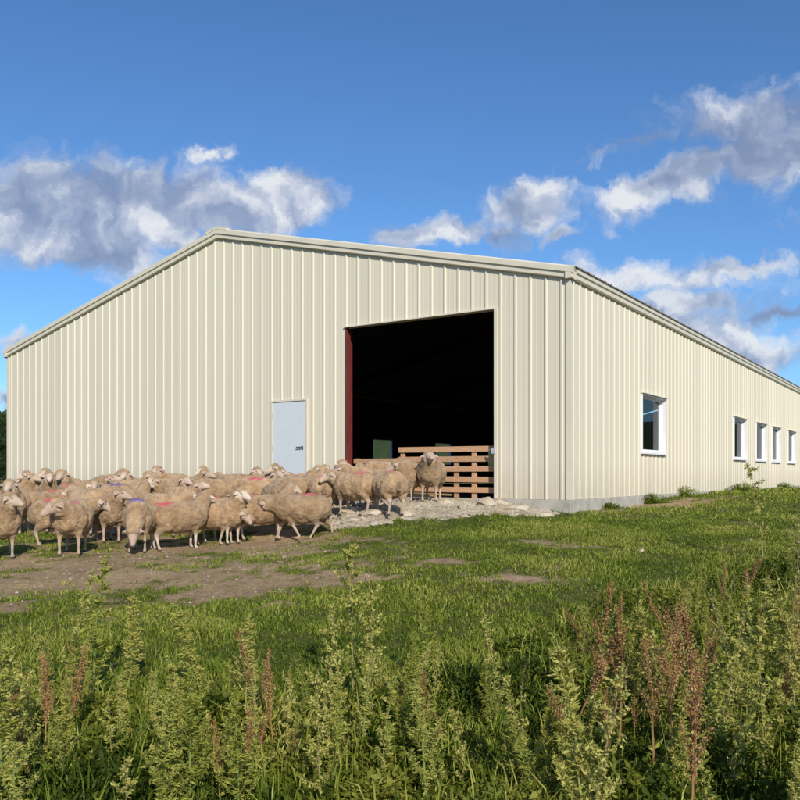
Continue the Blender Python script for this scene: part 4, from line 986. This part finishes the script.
for cx, cy, rx, ry, ang, wt in CL:
    c_ = ((cx-400)/F, (475-cy)/F, 0); mp = N(nt, 'ShaderNodeMapping', vector_type='TEXTURE'); nt.links.new(PW, mp.inputs[0])
    mp.inputs['Location'].default_value = c_; mp.inputs['Rotation'].default_value = (0,0,R(-ang)); mp.inputs['Scale'].default_value = (rx/F*1.22, ry/F*1.30, 1)
    d = Mth('MULTIPLY', Mth('SUBTRACT', 1, VM('LENGTH', mp.outputs[0])), wt)
    field_ = d if field_ is None else Mth('SMOOTH_MAX', field_, d, .25) if False else (d if field_ is None else Mth('MAXIMUM', field_, d))
# elsewhere in the sky: scattered fair-weather clouds on a plane overhead
dz = Mth('ADD', Mth('MAXIMUM', sep.outputs[2], 0), .12); cu = N(nt, 'ShaderNodeCombineXYZ'); nt.links.new(Mth('DIVIDE', sep.outputs[0], dz), cu.inputs[0]); nt.links.new(Mth('DIVIDE', sep.outputs[1], dz), cu.inputs[1])
gen = skynoise(.9, cu.outputs[0], 8, .6); genf = Mth('MULTIPLY', Mth('SUBTRACT', gen.outputs[0], .56), 4)
infront = Mth('MULTIPLY', Mth('SUBTRACT', sep.outputs[1], .45), 6, clamp=True)
fieldm = N(nt, 'ShaderNodeMix', data_type='FLOAT'); nt.links.new(infront, fieldm.inputs[0]); nt.links.new(genf, fieldm.inputs[2]); nt.links.new(field_, fieldm.inputs[3]); FD = fieldm.outputs[0]
def billow(vec):
    vz = N(nt, 'ShaderNodeTexVoronoi', feature='F1', voronoi_dimensions='2D'); vz.inputs['Scale'].default_value = 15; vz.inputs['Detail'].default_value = 2; vz.inputs['Roughness'].default_value = .5
    nt.links.new(vec, vz.inputs['Vector']); return Mth('SUBTRACT', .50, vz.outputs['Distance'])
bil = billow(PW)
fine = skynoise(22, PW, 8, .66); big = skynoise(7, PW, 6, .55)
den = Mth('ADD', FD, Mth('MULTIPLY', Mth('SUBTRACT', fine.outputs[0], .5), .55)); den = Mth('ADD', den, Mth('MULTIPLY', bil, .34)); den = Mth('ADD', den, Mth('MULTIPLY', Mth('SUBTRACT', big.outputs[0], .5), .7))
mrn = N(nt, 'ShaderNodeMapRange', interpolation_type='SMOOTHSTEP'); nt.links.new(den, mrn.inputs[0]); mrn.inputs[1].default_value = -.12; mrn.inputs[2].default_value = .46; alpha = mrn.outputs[0]
# self-shading of the clouds: compare density with a sample nearer the sun (up, slightly right)
sv = VM('ADD', PW, (.012, .022, 0)); bs_ = skynoise(7, sv, 6, .55); b2 = skynoise(22, sv, 8, .66)
bil2 = billow(sv)
lit = Mth('ADD', Mth('MULTIPLY', Mth('SUBTRACT', bil, bil2), .7), Mth('ADD', Mth('MULTIPLY', Mth('SUBTRACT', big.outputs[0], bs_.outputs[0]), 3.0), Mth('MULTIPLY', Mth('SUBTRACT', fine.outputs[0], b2.outputs[0]), .5)))
thick = N(nt, 'ShaderNodeMapRange'); nt.links.new(den, thick.inputs[0]); thick.inputs[1].default_value = .15; thick.inputs[2].default_value = .95; thick.inputs[3].default_value = .0; thick.inputs[4].default_value = .42
rsd = skynoise(3.1, P0, 3, .5)
shade = Mth('SUBTRACT', Mth('ADD', .66, lit), thick.outputs[0]); shade = Mth('ADD', shade, Mth('MULTIPLY', Mth('SUBTRACT', rsd.outputs[0], .5), .8), clamp=True)
for_b = None
for cx, cy, rx, ry in [(295,200,48,28),(172,238,26,22),(528,192,30,16),(440,232,45,12),(625,200,60,14),(772,335,45,22),(215,158,18,10),(655,268,60,12)]:
    mp = N(nt, 'ShaderNodeMapping', vector_type='TEXTURE'); nt.links.new(PW, mp.inputs[0]); mp.inputs['Location'].default_value = ((cx-400)/F, (475-cy)/F, 0); mp.inputs['Scale'].default_value = (rx/F*1.3, ry/F*1.3, 1)
    d = Mth('SUBTRACT', 1, VM('LENGTH', mp.outputs[0]), clamp=True); for_b = d if for_b is None else Mth('MAXIMUM', for_b, d)
shade = Mth('ADD', Mth('MULTIPLY_ADD', shade, .80, .07), Mth('MULTIPLY', Mth('MULTIPLY', for_b, infront), .60))
shade = Mth('ADD', shade, Mth('MULTIPLY', Mth('SUBTRACT', bil, .0), .18), clamp=True)
ccol = ramp(nt, shade, [(0, (2.3, 3.0, 4.6)), (.35, (3.3, 4.0, 5.6)), (.65, (5.0, 5.6, 6.9)), (1, (8.2, 8.4, 8.7))])
skyc = mixc(nt, 1.0, sky.outputs[0], (.70, 1.05, 1.40), 'MULTIPLY')
al = Mth('MULTIPLY', alpha, Mth('MULTIPLY', Mth('ADD', sep.outputs[2], .01), 30, clamp=True)); al = Mth('MULTIPLY', al, .93)
nt.links.new(mixc(nt, al, skyc, ccol), bg.inputs[0])

cam = bpy.data.cameras.new('camera'); cam.sensor_width = 36; cam.sensor_fit = 'HORIZONTAL'; cam.lens = F/800*36; cam.shift_y = 75/800; cam.clip_end = 6000; cam.clip_start = .05
co_ = bpy.data.objects.new('camera', cam); COL.objects.link(co_); co_.location = (0, 0, E); co_.rotation_euler = (R(90), 0, 0); sc.camera = co_
sc.view_settings.view_transform = 'Standard'; sc.view_settings.look = 'None'; sc.view_settings.exposure = 0; sc.view_settings.gamma = 1; sc.view_settings.use_curve_mapping = False
sc.cycles.use_denoising = True; sc.cycles.max_bounces = 6; sc.cycles.transparent_max_bounces = 12
